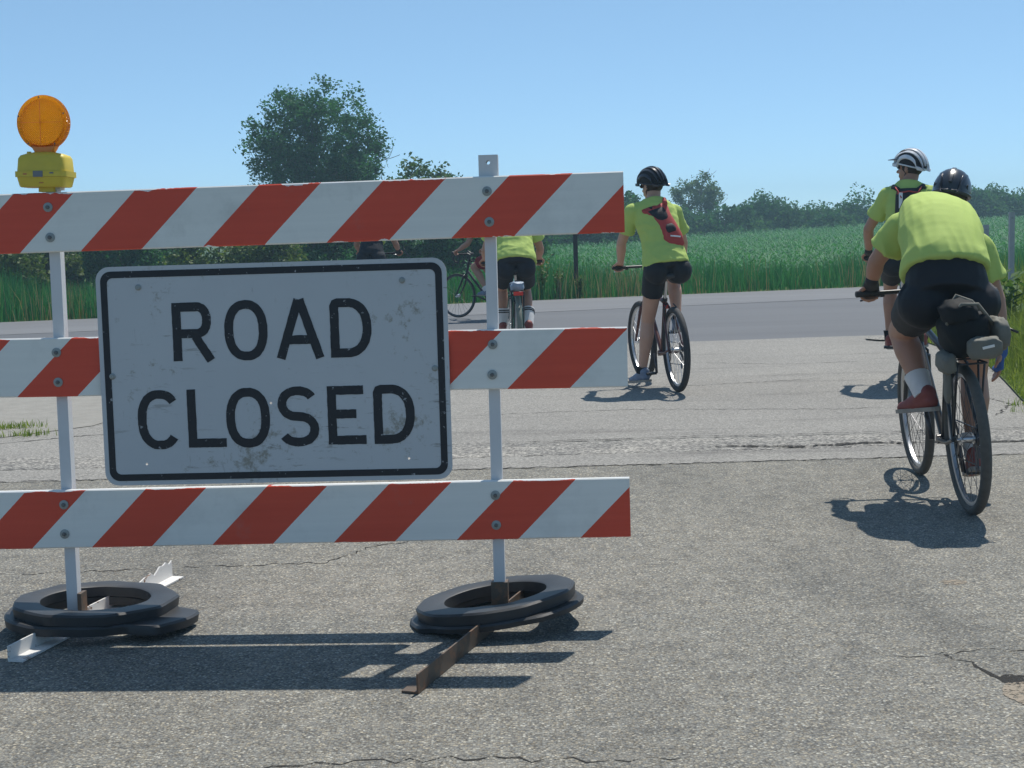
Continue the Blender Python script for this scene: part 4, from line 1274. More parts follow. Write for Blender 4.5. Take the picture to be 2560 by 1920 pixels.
        r_.build('rack', M['black_plastic'], b, True)
        if not rack == .715: MB().box((0, -.212, rz - .016), (.095, .012, .036), bev=.004).build('rack_reflector', M['reflector'], b)
    if fender:
        fe = MB(); rings = []
        for i in range(25):
            a = math.radians(20 + 150 * i / 24); rd = R + .018
            c = Vector((0, rd * math.cos(a), R + rd * math.sin(a))); o = Vector((0, math.cos(a), math.sin(a)))
            rings.append([c + Vector((x, 0, 0)) + o * z for x, z in ((-.027, -.016), (-.018, 0), (0, .005), (.018, 0), (.027, -.016), (.018, -.003), (0, .002), (-.018, -.003))])
        fe.loft(rings); fe.build('fender', M[fender], b, True, 50)
    return b

# ------------------------------------------------------------------ riders
def frame_from(fwd, up):
    f = Vector(fwd).normalized(); u = Vector(up); r = f.cross(u).normalized(); u = r.cross(f)
    return Matrix((r, f, u)).transposed()          # columns: right, forward, up

def hand(mb, wrist, fwd, palm, side, grip=True, s=1.0):
    """palm, four unequal bent fingers and a thumb; fwd = finger direction, palm = direction the palm faces"""
    f = Vector(fwd).normalized(); p = Vector(palm); p = (p - f * p.dot(f)).normalized()
    lat = f.cross(p) * side                        # towards the thumb
    w = Vector(wrist)
    for k in (-.028, -.009, .010, .028):
        mb.capsule(w + f * .012 * s + lat * k * .7 * s, w + f * .082 * s + lat * k * s, .0135 * s, .0125 * s, 10, 3)
    for k, ln in ((-.030, .060), (-.010, .075), (.011, .080), (.031, .072)):
        base = w + f * .084 * s + lat * k * s; ln *= s
        if grip: q1 = base + (f * .55 + p * .8).normalized() * ln * .42; q2 = q1 + (p * .9 - f * .35).normalized() * ln * .34; q3 = q2 + (-f * .9 + p * .2).normalized() * ln * .30
        else: q1 = base + (f + p * .15).normalized() * ln * .42; q2 = q1 + (f + p * .55).normalized() * ln * .33; q3 = q2 + (f + p * .9).normalized() * ln * .27
        mb.chain([base, q1, q2, q3], [.0098 * s, .0090 * s, .0084 * s, .0074 * s], 9)
    t0 = w + f * .030 * s + lat * .030 * s + p * .006
    t1 = t0 + (f * .6 + lat * .7 + p * .35).normalized() * .038 * s
    t2 = t1 + (f * .75 + p * (.75 if grip else .3) - lat * (.35 if grip else 0)).normalized() * .032 * s
    mb.chain([t0, t1, t2], [.0125 * s, .0105 * s, .0085 * s], 9)

def ell_ring(c, right, depth, rw, rd, n=20, e=.88):
    out = []
    for j in range(n):
        a = 2 * math.pi * j / n; x, y = math.cos(a), math.sin(a)
        out.append(Vector(c) + right * rw * math.copysign(abs(x) ** e, x) + depth * rd * math.copysign(abs(y) ** e, y))
    return out

def torso(mb, J, B, grow=0.0, z_from=0.0, z_to=1.0, flare=0.0):
    """elliptical loft pelvis -> shoulders -> neck"""
    P, C, N = Vector(J['pelvis']), Vector(J['chest']), Vector(J['neck'])
    hipr = (Vector(J['hip_r']) - Vector(J['hip_l'])).normalized()
    shr = (Vector(J['sh_r']) - Vector(J['sh_l'])).normalized()
    keys = [(-.16, B['hip'] * .90, B['hipd'] * .85), (0.0, B['hip'], B['hipd']), (.28, B['waist'], B['waistd']), (.62, B['ch'], B['chd']), (.86, B['ch'] * .96, B['chd'] * .86), (.98, B['ch'] * .62, B['chd'] * .62), (1.06, .062, .062)]
    rings = []
    def spine(t):
        if t < 0: return P + (P - C).normalized() * (-t) * (N - P).length
        a = P.lerp(C, min(1, t / .6)) if t < .6 else C.lerp(N, (t - .6) / .4)
        q = (1 - t) * (1 - t) * P + 2 * t * (1 - t) * (C * 2 - (P + N) / 2) * 1 + t * t * N if t <= 1 else N
        return q
    ts = [k[0] for k in keys]
    n = 14
    for i in range(n + 1):
        t = z_from + (z_to - z_from) * i / n
        rw = float(np.interp(t, ts, [k[1] for k in keys])); rd = float(np.interp(t, ts, [k[2] for k in keys]))
        c = spine(max(min(t, 1.0), -.16)); c2 = spine(max(min(t + .04, 1.0), -.12)); d = (c2 - spine(max(min(t - .04, .96), -.16))).normalized()
        r = hipr.lerp(shr, min(1, max(0, t))).normalized(); r = (r - d * r.dot(d)).normalized(); dep = d.cross(r)
        if t > 1.0: c = c + (N - C).normalized() * (t - 1.0) * (N - P).length
        fl = flare * max(0, 1 - (t - z_from) / .35)
        rings.append(ell_ring(c, r, dep, rw + grow + fl, rd + grow + fl))
    mb.loft(rings)

def head_shape(mb, H, Rm):
    T = lambda x, y, z: Vector(H) + Rm @ Vector((x, y, z))
    mb.ellipsoid(T(0, -.005, .035), (.076, .098, .088), Rm)
    mb.ellipsoid(T(0, .028, -.035), (.058, .066, .080), Rm)
    mb.capsule(T(0, .088, -.010), T(0, .108, -.032), .010, .015, 10)     # nose
    mb.capsule(T(-.022, .082, -.068), T(.022, .082, -.068), .010, .010, 8)   # lips
    mb.ellipsoid(T(0, .070, -.102), (.024, .022, .018), Rm)            # chin
    for s in (-1, 1): mb.ellipsoid(T(s * .077, -.005, -.015), (.010, .018, .030), Rm)

def helmet(parent, H, Rm, shell, visor=False, trim=None, round_=False):
    T = lambda x, y, z: Vector(H) + Rm @ Vector((x, y, z))
    n, m = 28, 10
    def pt(a, t, g=0.0):                    # a round the head, t 0 at rim .. 1 at crown
        th = t * math.pi / 2
        x = (.099 + g) * math.cos(th) ** .72 * math.cos(a) * (.94 + .06 * min(1, t * 4)); y = (.130 + g) * math.cos(th) ** .72 * math.sin(a) * (.95 + .05 * min(1, t * 4))
        if y < 0: y *= 1.06
        z = -.012 + (.142 + g) * math.sin(th) ** .95 + (-.034 * max(0, -math.sin(a)) + .026 * max(0, math.sin(a))) * (1 - t) 
        return T(x, y - .006, z)
    mb = MB()
    rings = [[pt(2 * math.pi * j / n, i / m) for j in range(n)] for i in range(m)] 
    inner = [[pt(2 * math.pi * j / n, i / m, -.016) for j in range(n)] for i in range(m)]
    mb.loft(inner[::-1] + rings)
    sh = mb.build('helmet', M['helmet_foam'] if not round_ else M[shell], parent, True, 60)
    # shell bands between the vents
    for q in range(-3, 4):
        if round_ and q not in (-2, 0, 2): continue
        bnd = MB(); rings = []
        for i in range(21):
            v = -.94 + 1.88 * i / 20                                   # front to back
            lat = q / 3.5
            yy = .132 * math.sin(v * math.pi / 2) * (1 - .04 * abs(lat))
            half = .098 * abs(lat) ** .9 * math.copysign(1, lat) * math.cos(v * math.pi / 2 * .55) if q else 0
            k = max(0.0, 1 - (half / .100) ** 2 - (yy / .138) ** 2)
            zz = -.012 + .142 * k ** .47 - (.034 * max(0, -v) * (1 - k) if v < 0 else -.020 * v * (1 - k))
            if v < 0: yy *= 1.06
            nrm = Vector((half / .0098, yy / .0175, zz / .0125)); nrm.normalize()
            w = (.0125 if abs(q) < 3 else .016) * (1 - .35 * abs(v)) * (1.25 if shell == 'helmet_white' else 1.0)

            c = Vector((half, yy - .006, zz)); sd = Vector((0, 1, 0)).cross(nrm); sd = Vector((1, 0, 0)) if sd.length < .1 else sd.normalized()
            hh = .008 if not round_ else .004
            rings.append([T(*(c + sd * w - nrm * .012)), T(*(c + sd * w * .8 + nrm * hh)), T(*(c - sd * w * .8 + nrm * hh)), T(*(c - sd * w - nrm * .012))])
        bnd.loft(rings); bnd.build('helmet_rib', M[shell if not (trim and q in (-2, 2)) else trim], sh, True, 50)
    rm = MB(); rm.tube([pt(2 * math.pi * j / n, 0.03, .001) for j in range(n)], .006, 8, False, True); rm.build('helmet_rim', M[shell], sh, True)
    if visor:
        v = MB(); rings = []
        for i in range(11):
            a = math.radians(30 + 120 * i / 10)
            p0 = Vector((.100 * math.cos(a), .132 * math.sin(a) - .006, .050)); p1 = Vector((.108 * math.cos(a), .140 * math.sin(a) + .055 * math.sin(a) ** 2, .040))
            rings.append([T(*p0), T(*p1), T(*(p1 + Vector((0, 0, .005)))), T(*(p0 + Vector((0, 0, .006))))])
        v.loft(rings); v.build('helmet_visor', M['helmet_dark'], sh, True, 50)
    for s in (-1, 1):
        st = MB()
        for y0 in (-.09, .06): st.tube([T(s * .080, y0, .02), T(s * .078, -.005, -.05), T(s * .030, .045, -.118)], .0035, 5)
        st.build('helmet_strap', M['pack_black'], sh)
    return sh

def shoe(parent, ankle, toe_dir, mat, down=0.0, sole='sole', socks=None, knee=None, sock_h=.12, stripes=False):
    a = Vector(ankle); f = Vector(toe_dir).normalized(); up = Vector((0, 0, 1)); r = f.cross(up).normalized(); u = r.cross(f)
    T = lambda x, y, z: a + r * x + f * y + u * z
    mb = MB()
    mb.capsule(T(0, -.045, -.045), T(0, .06, -.05), .037, .038, 14); mb.capsule(T(0, .05, -.055), T(.004, .145, -.066), .040, .030, 14)
    mb.capsule(T(0, -.03, -.005), T(0, .02, -.03), .043, .042, 14); mb.capsule(T(0, .03, -.03), T(0, .09, -.052), .036, .034, 12)
    so = mb.organic('shoe', M[mat], parent, .008, 3)
    s = MB(); rings = []
    for z in (-.092, -.072):
        ring = []
        for y, w in ((-.085, .018), (-.075, .031), (-.03, .036), (.03, .033), (.09, .043), (.14, .039), (.172, .022), (.182, .006)): ring.append(T(w, y, z))
        for y, w in ((.182, -.006), (.172, -.022), (.14, -.038), (.09, -.040), (.03, -.030), (-.03, -.034), (-.075, -.031), (-.085, -.018)): ring.append(T(w, y, z))
        rings.append(ring)
    s.loft(rings); s.build('shoe_sole', M[sole], so, False)
    if socks:
        k = Vector(knee); d = (k - a).normalized(); sk = MB()
        pts = [a - d * .02, a + d * sock_h * .5, a + d * sock_h]
        sk.tube(pts, [.046, .044 + .10 * sock_h, .046 + .16 * sock_h], 16); o = sk.build('sock', M[socks], parent, True, 50)
        if stripes:
            for q in (.72, .84):
                st = MB(); st.tube([a + d * sock_h * q, a + d * sock_h * (q + .06)], [.048 + .14 * sock_h, .048 + .145 * sock_h], 16); st.build('sock_stripe', M['sock_black'], o, True, 50)
    return so

BODY = dict(hip=.165, hipd=.125, waist=.145, waistd=.105, ch=.170, chd=.115)
def rider(name_label, loc, rotz, J, B=None, shirt='shirt', shorts='shorts', skin='skin', helm='helmet_dark', hyaw=0, hpitch=0, hroll=0, shoe_mat='shoe_grey', socks=None, sock_h=.10, stripes=False,
          gloves=(None, None), grips=(True, True), short_len=.62, wr=None, visor=False, trim=None, hem=-.06, flare=.02, toes=None, sleeve=.62, hand_dirs=(None, None), palms=(None, None), round_=False, leg=1.0, vox=.0085, soft=3):
    B = {**BODY, **(B or {})}
    p = empty('person', (loc[0], loc[1], .012), (0, 0, rotz)); tag(p, name_label, 'person')
    Rm = Matrix.Rotation(math.radians(hyaw), 3, 'Z') @ Matrix.Rotation(math.radians(hpitch), 3, 'X') @ Matrix.Rotation(math.radians(hroll), 3, 'Y')
    G = {k: Vector(v) for k, v in J.items()}
    body = MB()
    torso(body, J, B, 0, -.10, 1.05)
    body.capsule(G['neck'] - (G['neck'] - G['chest']).normalized() * .03, G['head'] + Rm @ Vector((0, -.02, -.05)), .060, .056)
    head_shape(body, G['head'], Rm)
    for s, c in ((-1, 'l'), (1, 'r')):
        sh, el, wrs = G['sh_' + c], G['el_' + c], G['wr_' + c]
        body.chain([G['neck'].lerp(sh, .35) - Vector((0, 0, .03)), sh], [.060, .058]); body.chain([sh, sh.lerp(el, .45), el], [.056, .050, .040])
        body.chain([el, el.lerp(wrs, .35), wrs], [.042, .043, .028])
        fd = Vector(hand_dirs[0 if s < 0 else 1] or (wrs - el)); pm = Vector(palms[0 if s < 0 else 1] or (0, .3, -1))
        hand(body, wrs, fd, pm, -s, grips[0 if s < 0 else 1], 1.02)
        hp, kn, an = G['hip_' + c], G['kn_' + c], G['an_' + c]
        body.chain([hp, hp.lerp(kn, .5), kn], [.088 * leg, .074 * leg, .057 * leg]); calf = kn.lerp(an, .32)
        back = Vector((0, -.022, 0))
        body.chain([kn, calf + back, kn.lerp(an, .65) + back * .5, an], [.055 * leg, .060 * leg, .045 * leg, .034])
        td = Vector(toes[0 if s < 0 else 1]) if toes else Vector((s * .1, 1, 0)); td.normalize(); dn = td.cross(Vector((0, 0, 1))).cross(td)
        body.capsule(an - dn * .035 - td * .02, an + td * .13 - dn * .062, .032, .024)
    body.organic('body', M[skin], p, .0085, 3)
    # clothes
    sm = MB(); torso(sm, J, B, .013, hem, 1.03, flare)
    for s, c in ((-1, 'l'), (1, 'r')):
        sh, el = G['sh_' + c], G['el_' + c]; d = (el - sh).normalized(); e = sh.lerp(el, sleeve)
        base = G['neck'].lerp(sh, .30) - Vector((0, 0, .03))
        sm.capsule(base, sh, .074, .070); sm.capsule(sh - d * .01, sh + d * .02, .070, .070)
        sm.tube([sh - d * .02, sh.lerp(e, .5), e], [.069, .069, .072 + flare * .4], 18)
    wv = wr or (lambda c, n_: .006 * (1 - abs(noise.noise(Vector((c.x * 7 + c.z * 7, c.y * 7, c.z * 11)))) * 2.4) * max(.15, min(1, (1.45 - c.z) * 4)) + .0045 * noise.noise(Vector((c.x * 9, c.y * 9, c.z * 16))) + .003 * noise.noise(Vector((c.x * 24, c.y * 24, c.z * 30))))
    sm.organic('shirt', M[shirt], p, vox, soft, wv)
    for s, c in ((-1, 'l'), (1, 'r')):                     # stitched sleeve hems
        sh, el = G['sh_' + c], G['el_' + c]; d = (el - sh).normalized(); e = sh.lerp(el, sleeve)
        for q in (.004, .026):
            hm = MB(); hm.torus(e - d * q, d, .069 + flare * .35, .0032, 30, 6); hm.build('sleeve_hem', M[shirt], p, True)
    nd = (G['neck'] - G['chest']).normalized()
    cl = MB(); cl.torus(G['neck'] + nd * .012, nd, .068, .007, 30, 8); cl.build('collar', M[shirt], p, True)
    so = MB(); torso(so, J, B, .009, -.12, .30)
    for s, c in ((-1, 'l'), (1, 'r')):
        hp, kn = G['hip_' + c], G['kn_' + c]
        so.ellipsoid(hp + Vector((0, -.03, -.01)), (.105 * leg, .115, .11)); e = hp.lerp(kn, short_len)
        so.tube([hp - (kn - hp).normalized() * .04, hp.lerp(e, .5), e], [.105 * leg, .096 * leg, (.088 if shorts == 'shorts' else .104) * leg], 18)
    so.organic('shorts', M[shorts], p, .0085, 4, lambda c, n_: .002 * noise.noise(c * 18))
    helmet(p, G['head'] + Rm @ Vector((0, 0, .022)), Rm, helm, visor, trim, round_)
    hr = MB(); hr.ellipsoid(G['head'] + Rm @ Vector((0, -.018, .012)), (.081, .092, .088), Rm); hr.build('hair', M['hair'], p, True)
    for s in (-1, 1): MB().ellipsoid(G['head'] + Rm @ Vector((s * .032, .083, .006)), (.026, .014, .017), Rm, 10, 6).build('glasses', M['eye'], p, True)
    for s, c in ((-1, 'l'), (1, 'r')):
        td = toes[0 if s < 0 else 1] if toes else (s * .1, 1, 0)
        shoe(p, G['an_' + c], td, shoe_mat, socks=socks, knee=G['kn_' + c], sock_h=sock_h, stripes=stripes)
        g = gloves[0 if s < 0 else 1]
        if g:
            el, wrs = G['el_' + c], G['wr_' + c]; fd = Vector(hand_dirs[0 if s < 0 else 1] or (wrs - el)).normalized(); pm = Vector(palms[0 if s < 0 else 1] or (0, .3, -1)); pm = (pm - fd * pm.dot(fd)).normalized(); lat = fd.cross(pm)
            gm = MB()
            for k in (-.030, -.010, .011, .031): gm.capsule(wrs + fd * .0 + lat * k * .7, wrs + fd * .088 + lat * k, .0165, .0165, 10, 3)
            for k in (-.030, -.010, .011, .031): gm.capsule(wrs + fd * .085 + lat * k, wrs + fd * .085 + lat * k + (fd * .6 + pm * .7).normalized() * .026, .0135, .0125, 9, 3)
            gm.capsule(wrs - fd * .03, wrs + fd * .02, .034, .034)
            gm.organic('glove', M[g], p, .006, 2)
    return p

# ---- rider A: centre, one foot on the ground
HA = math.radians(9)
LA = (1.345, 11.45)
bicycle('mountain_bike', 'dark red bicycle under the central rider with the red pack', LA, (0, math.radians(-2), HA), 'maroon_paint', .347, .027, math.radians(20), .95, 1.0, .84, 'flat', 'black_rubber', steer=math.radians(4))
JA = dict(pelvis=(-.025, .22, 1.035), chest=(-.05, .33, 1.30), neck=(-.075, .43, 1.545), head=(-.062, .490, 1.678), hip_l=(-.115, .21, .985), hip_r=(.075, .21, .985),
          sh_l=(-.255, .42, 1.455), sh_r=(.115, .45, 1.445), el_l=(-.315, .55, 1.21), el_r=(.23, .60, 1.20), wr_l=(-.285, .72, 1.045), wr_r=(.255, .74, 1.04),
          kn_l=(-.135, .42, .555), kn_r=(.145, .63, .90), an_l=(-.185, .44, .135), an_r=(.125, .44, .545))
rider('person in lime shirt and red diagonal pack, left foot on the road', LA, HA, JA, skin='skin_light', hyaw=28, hpitch=-6, hroll=-3, shoe_mat='shoe_grey', socks='sock_black', sock_h=.035,
      toes=((-.45, .9, -.12), (.1, 1, -.1)), hand_dirs=((.05, .95, -.35), (-.05, .95, -.35)), palms=((0, -.3, -1), (0, -.3, -1)), short_len=.48, hem=-.05)

# ---- rider B: right, bent over
HB_ = math.radians(-3.5)
LB = (2.09, 6.42)
bicycle('touring_bike', 'dusty black touring bicycle with rear rack at the right under the bent rider', LB, (0, math.radians(-3.5), HB_), 'black_paint', .348, .024, math.radians(196), .92, .99, .85, 'flat', 'dusty_rubber', rack=.715, fender=None, spoke='dark_steel')
JB = dict(pelvis=(-.075, .17, 1.03), chest=(-.06, .345, 1.262), neck=(.0, .68, 1.375), head=(.105, .845, 1.448), hip_l=(-.185, .17, .965), hip_r=(.045, .17, .965),
          sh_l=(-.205, .585, 1.305), sh_r=(.175, .58, 1.195), el_l=(-.325, .66, 1.115), el_r=(.272, .60, .950), wr_l=(-.295, .765, 1.03), wr_r=(.282, .555, .705),
          kn_l=(-.19, .60, .80), kn_r=(.13, .47, .60), an_l=(-.135, .375, .52), an_r=(.115, .39, .215))
JB['el_l'] = (-.300, .67, 1.145); JB['wr_l'] = (-.305, .765, 1.035)
def wrB(c, n_):
    q = c.x * 26 + .8 * math.sin(c.y * 9) ; a = max(0, min(1, (c.x + .02) * 6)) 
    r1 = 1 - abs(noise.noise(Vector((c.x * 9 - c.z * 5, c.y * 2.5 + c.z * 3, 2)))) * 2.2          # long drawn folds
    r2 = 1 - abs(noise.noise(Vector((c.x * 17 + c.z * 3, c.y * 3, 7)))) * 2.2
    low = max(0.0, min(1.0, (1.36 - c.z) * 5))
    return .004 * noise.noise(Vector((c.x * 8, c.y * 8, c.z * 10))) + (.013 * r1 + .008 * r2) * (.25 + .75 * low)
rider('person bent forward over the handlebar in lime shirt and wide black shorts', LB, HB_, JB, dict(hip=.180, hipd=.150, waist=.158, waistd=.14, ch=.178, chd=.130), skin='skin', hyaw=-16, hpitch=-24, hroll=8, helm='helmet_dark', round_=True,
      shoe_mat='shoe_red', socks='sock', sock_h=.10, gloves=('glove', 'glove_blue'), grips=(True, False), toes=((-.55, .85, -.15), (.08, 1, -.30)), hand_dirs=((.1, .85, -.5), (-.05, .05, -1)), palms=((0, -.4, -1), (-1, .1, 0)), short_len=.50, hem=.14, flare=.012, wr=wrB, leg=1.15, sleeve=.60, vox=.007, soft=2)

# ---- rider C: behind B, white helmet with visor
HC = math.radians(-15)
LC_ = (3.14, 11.25)
bicycle('hybrid_bike', 'bicycle mostly hidden behind the bent rider, under the white-helmeted rider', LC_, (0, math.radians(-2), HC), 'black_paint', .345, .020, math.radians(100), .98, 1.02, .84, 'flat')
JC = dict(pelvis=(0, .22, 1.06), chest=(0, .31, 1.36), neck=(.02, .38, 1.625), head=(.03, .43, 1.755), hip_l=(-.10, .21, 1.0), hip_r=(.10, .21, 1.0),
          sh_l=(-.150, .37, 1.53), sh_r=(.215, .38, 1.53), el_l=(-.30, .50, 1.27), el_r=(.30, .52, 1.27), wr_l=(-.30, .72, 1.075), wr_r=(.28, .72, 1.07),
          kn_l=(-.12, .58, .74), kn_r=(.12, .55, .60), an_l=(-.125, .40, .36), an_r=(.125, .48, .22))
pass
JC['kn_l'] = (-.125, .62, .78); JC['an_l'] = (-.125, .60, .36); JC['an_r'] = (.125, .24, .40); JC['kn_r'] = (.12, .52, .68)
rider('person in white visored helmet looking left behind the bent rider', LC_, HC, JC, dict(ch=.155), skin='skin', hyaw=62, hpitch=2, helm='helmet_white', visor=True, shoe_mat='shoe_red', socks='sock_black', sock_h=.06, hand_dirs=((.05, .95, -.35), (-.05, .95, -.35)), palms=((0, -.3, -1), (0, -.3, -1)), short_len=.58, gloves=('glove', 'glove'))

# ---- riders behind the barricade
def seated(dx=0.0, k=1.0, lean=0.0):
    return dict(pelvis=(0, .19, 1.02), chest=(0, .34, 1.27), neck=(0, .50, 1.48), head=(0, .58, 1.60), hip_l=(-.10, .19, .965), hip_r=(.10, .19, .965), sh_l=(-.19, .47, 1.39), sh_r=(.19, .47, 1.39),
                el_l=(-.28, .56, 1.14), el_r=(.28, .56, 1.14), wr_l=(-.28, .74, 1.05), wr_r=(.28, .74, 1.05), kn_l=(-.12, .58, .76), kn_r=(.12, .56, .74), an_l=(-.125, .57, .375), an_r=(.125, .27, .40))
HD = dict(hand_dirs=((.05, .95, -.35), (-.05, .95, -.35)), palms=((0, -.3, -1), (0, -.3, -1)))
LD = (.075, 14.0)
bicycle('city_bike', 'green bicycle with rear rack and red reflector seen from behind through the barricade', LD, (0, 0, math.radians(3)), 'green_paint', .34, .020, math.radians(275), .95, 1.0, .84, 'flat', rack=.74, fender='grey_paint')
rider('person in lime shirt and baggy dark shorts with striped socks behind the right post', LD, math.radians(3), seated(), dict(hip=.185, hipd=.14, waist=.175, waistd=.125), shorts='grey_shorts', skin='skin', shoe_mat='shoe_red', socks='sock', sock_h=.17, stripes=True, short_len=.66, hem=-.03, **HD)
LE = (.0, 21.25)
HE = math.radians(48)
bicycle('road_bike', 'black drop-bar bicycle turned left beyond the barricade', LE, (0, 0, HE), 'black_paint', .34, .014, math.radians(250), .95, .98, .84, 'drop', steer=math.radians(8), rim='dark_steel', spoke='dark_steel')
JE = seated(); JE['kn_l'] = (-.12, .60, .78); JE['an_l'] = (-.125, .35, .44)
rider('person in green shirt and red shorts facing left beyond the barricade', LE, HE, JE, shirt='green_shirt', shorts='red_shorts', skin='skin', shoe_mat='shoe_grey', socks='sock', sock_h=.05, short_len=.72, **HD)
LF = (-1.92, 19.6)
bicycle('commuter_bike', 'bicycle almost wholly hidden behind the road closed sign', LF, (0, 0, math.radians(-6)), 'blue_paint', .34, .02, math.radians(90), .98, 1.04, .84, 'flat')
JF = {k: (v[0], v[1], v[2] + (.04 if k[:2] in ('pe', 'ch', 'ne', 'he', 'hi', 'sh', 'el', 'wr') else 0)) for k, v in seated().items()}
rider('person with dark shorts glimpsed between the top rail and the sign', LF, math.radians(-6), JF, shorts='grey_shorts', skin='skin', shoe_mat='shoe_grey', socks='sock', sock_h=.08, gloves=(None, 'glove'), short_len=.66, hem=.30, **HD)

# ------------------------------------------------------------------ bags
def local(objloc, rotz, p): return Matrix.Translation((objloc[0], objloc[1], .012)) @ Matrix.Rotation(rotz, 4, 'Z') @ Matrix.Translation(p)
pk = empty('hydration_pack'); pk.matrix_world = local(LA, HA, (-.005, .262, 1.33)) @ Matrix.Rotation(math.radians(-20), 4, 'X') @ Matrix.Rotation(math.radians(-17), 4, 'Y')
tag(pk, 'red and black hydration pack slung diagonally across the central rider back', 'backpack')
m = MB(); rings = []
for z, w, d in ((-.20, .055, .025), (-.185, .080, .045), (-.10, .092, .062), (0, .084, .058), (.09, .088, .046), (.17, .112, .034), (.20, .104, .020)):
    rings.append(ell_ring((-.22 * max(0, z - .02), -.010, z), Vector((1, 0, 0)), Vector((0, 1, 0)), w, d, 20, .75))
m.loft(rings); m.build('pack_body', M['pack_red'], pk, True)
m = MB(); rings = []
for z, w, d in ((.03, .030, .010), (.07, .050, .018), (.12, .066, .016), (.165, .074, .010)): rings.append(ell_ring((-.004 - .25 * max(0, z - .03), -.050 + .10 * (z - .02), z), Vector((1, 0, 0)), Vector((0, 1, 0)), w, d, 16, .8))
m.loft(rings); m.build('mesh_panel', M['pack_black'], pk, True)
m = MB(); rings = []
for z, w, d in ((-.07, .036, .010), (-.05, .044, .020), (-.02, .040, .018), (.005, .024, .008)): rings.append(ell_ring((.006, -.062, z), Vector((1, 0, 0)), Vector((0, 1, 0)), w, d, 16, .8))
m.loft(rings); m.build('pocket', M['pack_black'], pk, True)
MB().box((.012, -.079, -.115), (.085, .006, .012), Matrix.Rotation(math.radians(24), 3, 'Y'), bev=.002).build('reflective_strip', M['white_plastic'], pk)
MB().tube([(-.06, -.035, .18), (-.115, .015, .205), (-.16, .10, .17)], [.016, .017, .014], 8).build('strap', M['pack_black'], pk, True)
MB().tube([(.055, -.035, .18), (.085, .02, .235), (.070, .09, .235)], [.022, .020, .016], 8).build('strap', M['pack_red'], pk, True)
MB().tube([(-.07, -.015, -.12), (-.13, .045, -.085), (-.20, .13, -.03)], .007, 6).build('strap', M['pack_black'], pk, True)
MB().tube([(.07, -.02, -.10), (.12, .05, -.03)], .007, 6).build('strap', M['pack_black'], pk, True)

pc = empty('hydration_pack'); pc.matrix_world = local(LC_, HC, (.015, .215, 1.40)) @ Matrix.Rotation(math.radians(-12), 4, 'X')
tag(pc, 'dark red and white pack on the back of the white-helmeted rider', 'backpack')
m = MB(); rings = []
for z, w, d in ((-.18, .07, .03), (-.16, .095, .055), (0, .105, .065), (.14, .10, .05), (.185, .085, .03)): rings.append(ell_ring((0, -.010, z), Vector((1, 0, 0)), Vector((0, 1, 0)), w, d, 20, .75))
m.loft(rings); m.build('pack_body', M['pack_black'], pc, True)
for s in (-1, 1):
    MB().tube([(s * .07, -.03, .17), (s * .115, .03, .215), (s * .13, .13, .19)], [.018, .020, .016], 8).build('strap', M['pack_black'], pc, True)
    MB().tube([(s * .055, -.065, .10), (s * .085, -.045, .165), (s * .10, -.01, .20)], .006, 6).build('cord', M['pack_red'], pc, True)
MB().box((-.060, -.058, .08), (.03, .012, .13), bev=.004).build('white_panel', M['white_plastic'], pc)
MB().tube([(-.09, -.05, .14), (0, -.062, .155), (.09, -.05, .14)], .006, 6).build('cord', M['pack_red'], pc, True)

tb = empty('trunk_bag'); tb.matrix_world = local(LB, HB_, (-.040, -.075, .725)) @ Matrix.Rotation(math.radians(-3.5), 4, 'Y') @ Matrix.Rotation(math.radians(4), 4, 'X')
tag(tb, 'bulging black and grey trunk bag strapped on the rear rack of the touring bike', 'bag')
def bag_shape(c, size, seed, sq=.55, sag=.0):
    mb = MB(); nu, nv = 28, 16; V = []; F = []
    for i in range(nv + 1):
        th = math.pi * (.02 + .96 * i / nv)
        for j in range(nu):
            ph = 2 * math.pi * j / nu
            d = [math.sin(th) * math.cos(ph), math.sin(th) * math.sin(ph), math.cos(th)]
            d = [math.copysign(abs(q) ** sq, q) for q in d]
            k = 1 + .17 * noise.noise(Vector((d[0] * 2 + seed, d[1] * 2, d[2] * 2))) + .06 * noise.noise(Vector((d[0] * 7 + seed, d[1] * 7, d[2] * 3)))
            V.append(Vector((c[0] + d[0] * size[0] * k, c[1] + d[1] * size[1] * k, c[2] + d[2] * size[2] * k)))
    for i in range(nv):
        for j in range(nu):
            q = (j + 1) % nu; F.append((i * nu + j, (i + 1) * nu + j, (i + 1) * nu + q, i * nu + q))
    F.append(tuple(range(nu))); F.append(tuple(range((nv + 1) * nu - 1, nv * nu - 1, -1)))
    return mb.add(V, F)
bag_shape((-.01, .02, .120), (.102, .15, .112), 1, .78).build('main_pocket', M['bag_black'], tb, True)
bag_shape((-.035, -.005, .215), (.075, .12, .055), 4, .7).build('top_roll', M['bag_black'], tb, True)
bag_shape((.035, -.155, .070), (.072, .042, .046), 7, .45).build('rear_pocket', M['bag_grey'], tb, True)
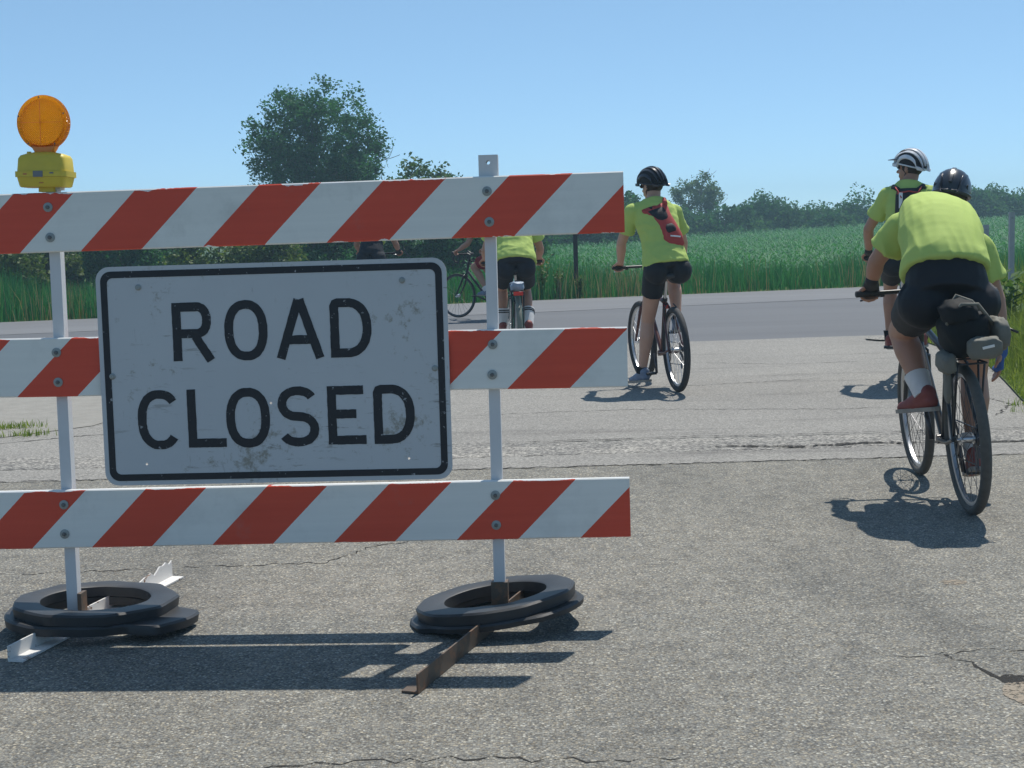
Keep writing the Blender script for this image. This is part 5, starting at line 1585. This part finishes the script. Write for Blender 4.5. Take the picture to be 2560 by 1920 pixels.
bag_shape((.135, -.01, .105), (.034, .10, .070), 9, .5).build('side_pocket', M['bag_grey'], tb, True)
bag_shape((-.100, -.02, -.005), (.036, .09, .048), 12, .6).build('side_pocket', M['bag_grey'], tb, True)
bag_shape((-.098, -.02, -.115), (.014, .035, .075), 15, .6).build('strap_end', M['bag_grey'], tb, True)
MB().box((.042, -.199, .080), (.052, .004, .012), Matrix.Rotation(math.radians(-9), 3, 'Y'), bev=.0015).build('reflective_tab', M['white_plastic'], tb)
MB().tube([(-.10, -.06, .17), (-.045, -.11, .262), (.03, -.09, .255), (.11, -.04, .15)], .009, 6).build('cord', M['bag_grey'], tb, True)
MB().tube([(-.09, .06, .18), (-.03, .04, .283), (.04, .05, .25), (.11, .06, .16)], .008, 6).build('cord', M['bag_grey'], tb, True)
MB().tube([(.15, -.05, .14), (.20, -.09, .115)], .006, 6).build('buckle_strap', M['black_plastic'], tb, True)

pr = empty('rack_parcel'); pr.matrix_world = local(LD, math.radians(3), (-.005, -.07, .748))
tag(pr, 'small blue and white bundle strapped on the rack of the green bicycle', 'bundle')
M['parcel'] = simple('blue_white_wrap', (0.22, 0.28, 0.36), .5, vary=.7, scale=22)
bag_shape((0, 0, .045), (.070, .11, .045), 21, .6).build('wrap', M['parcel'], pr, True)
for yy in (-.05, .04): MB().tube([(-.074, yy, .0), (-.076, yy, .06), (0, yy, .098), (.076, yy, .06), (.074, yy, .0)], .005, 6).build('strap', M['pack_black'], pr, True)

# ------------------------------------------------------------------ summer haze
hz = MB(); hz.box((0, 120, 5.5), (900, 700, 13.4))
t = NT('summer_haze'); t.t.nodes.remove(t.b)
pv = t.n('ShaderNodeVolumePrincipled'); pv.inputs['Color'].default_value = (0.55, 0.84, 1.0, 1); pv.inputs['Density'].default_value = 0.0016
pv.inputs['Anisotropy'].default_value = 0.2
t.l(pv.outputs[0], t.out.inputs['Volume'])
ho = hz.build('haze', t.m); tag(ho, 'thin pale summer haze filling the air', 'haze', kind='stuff')
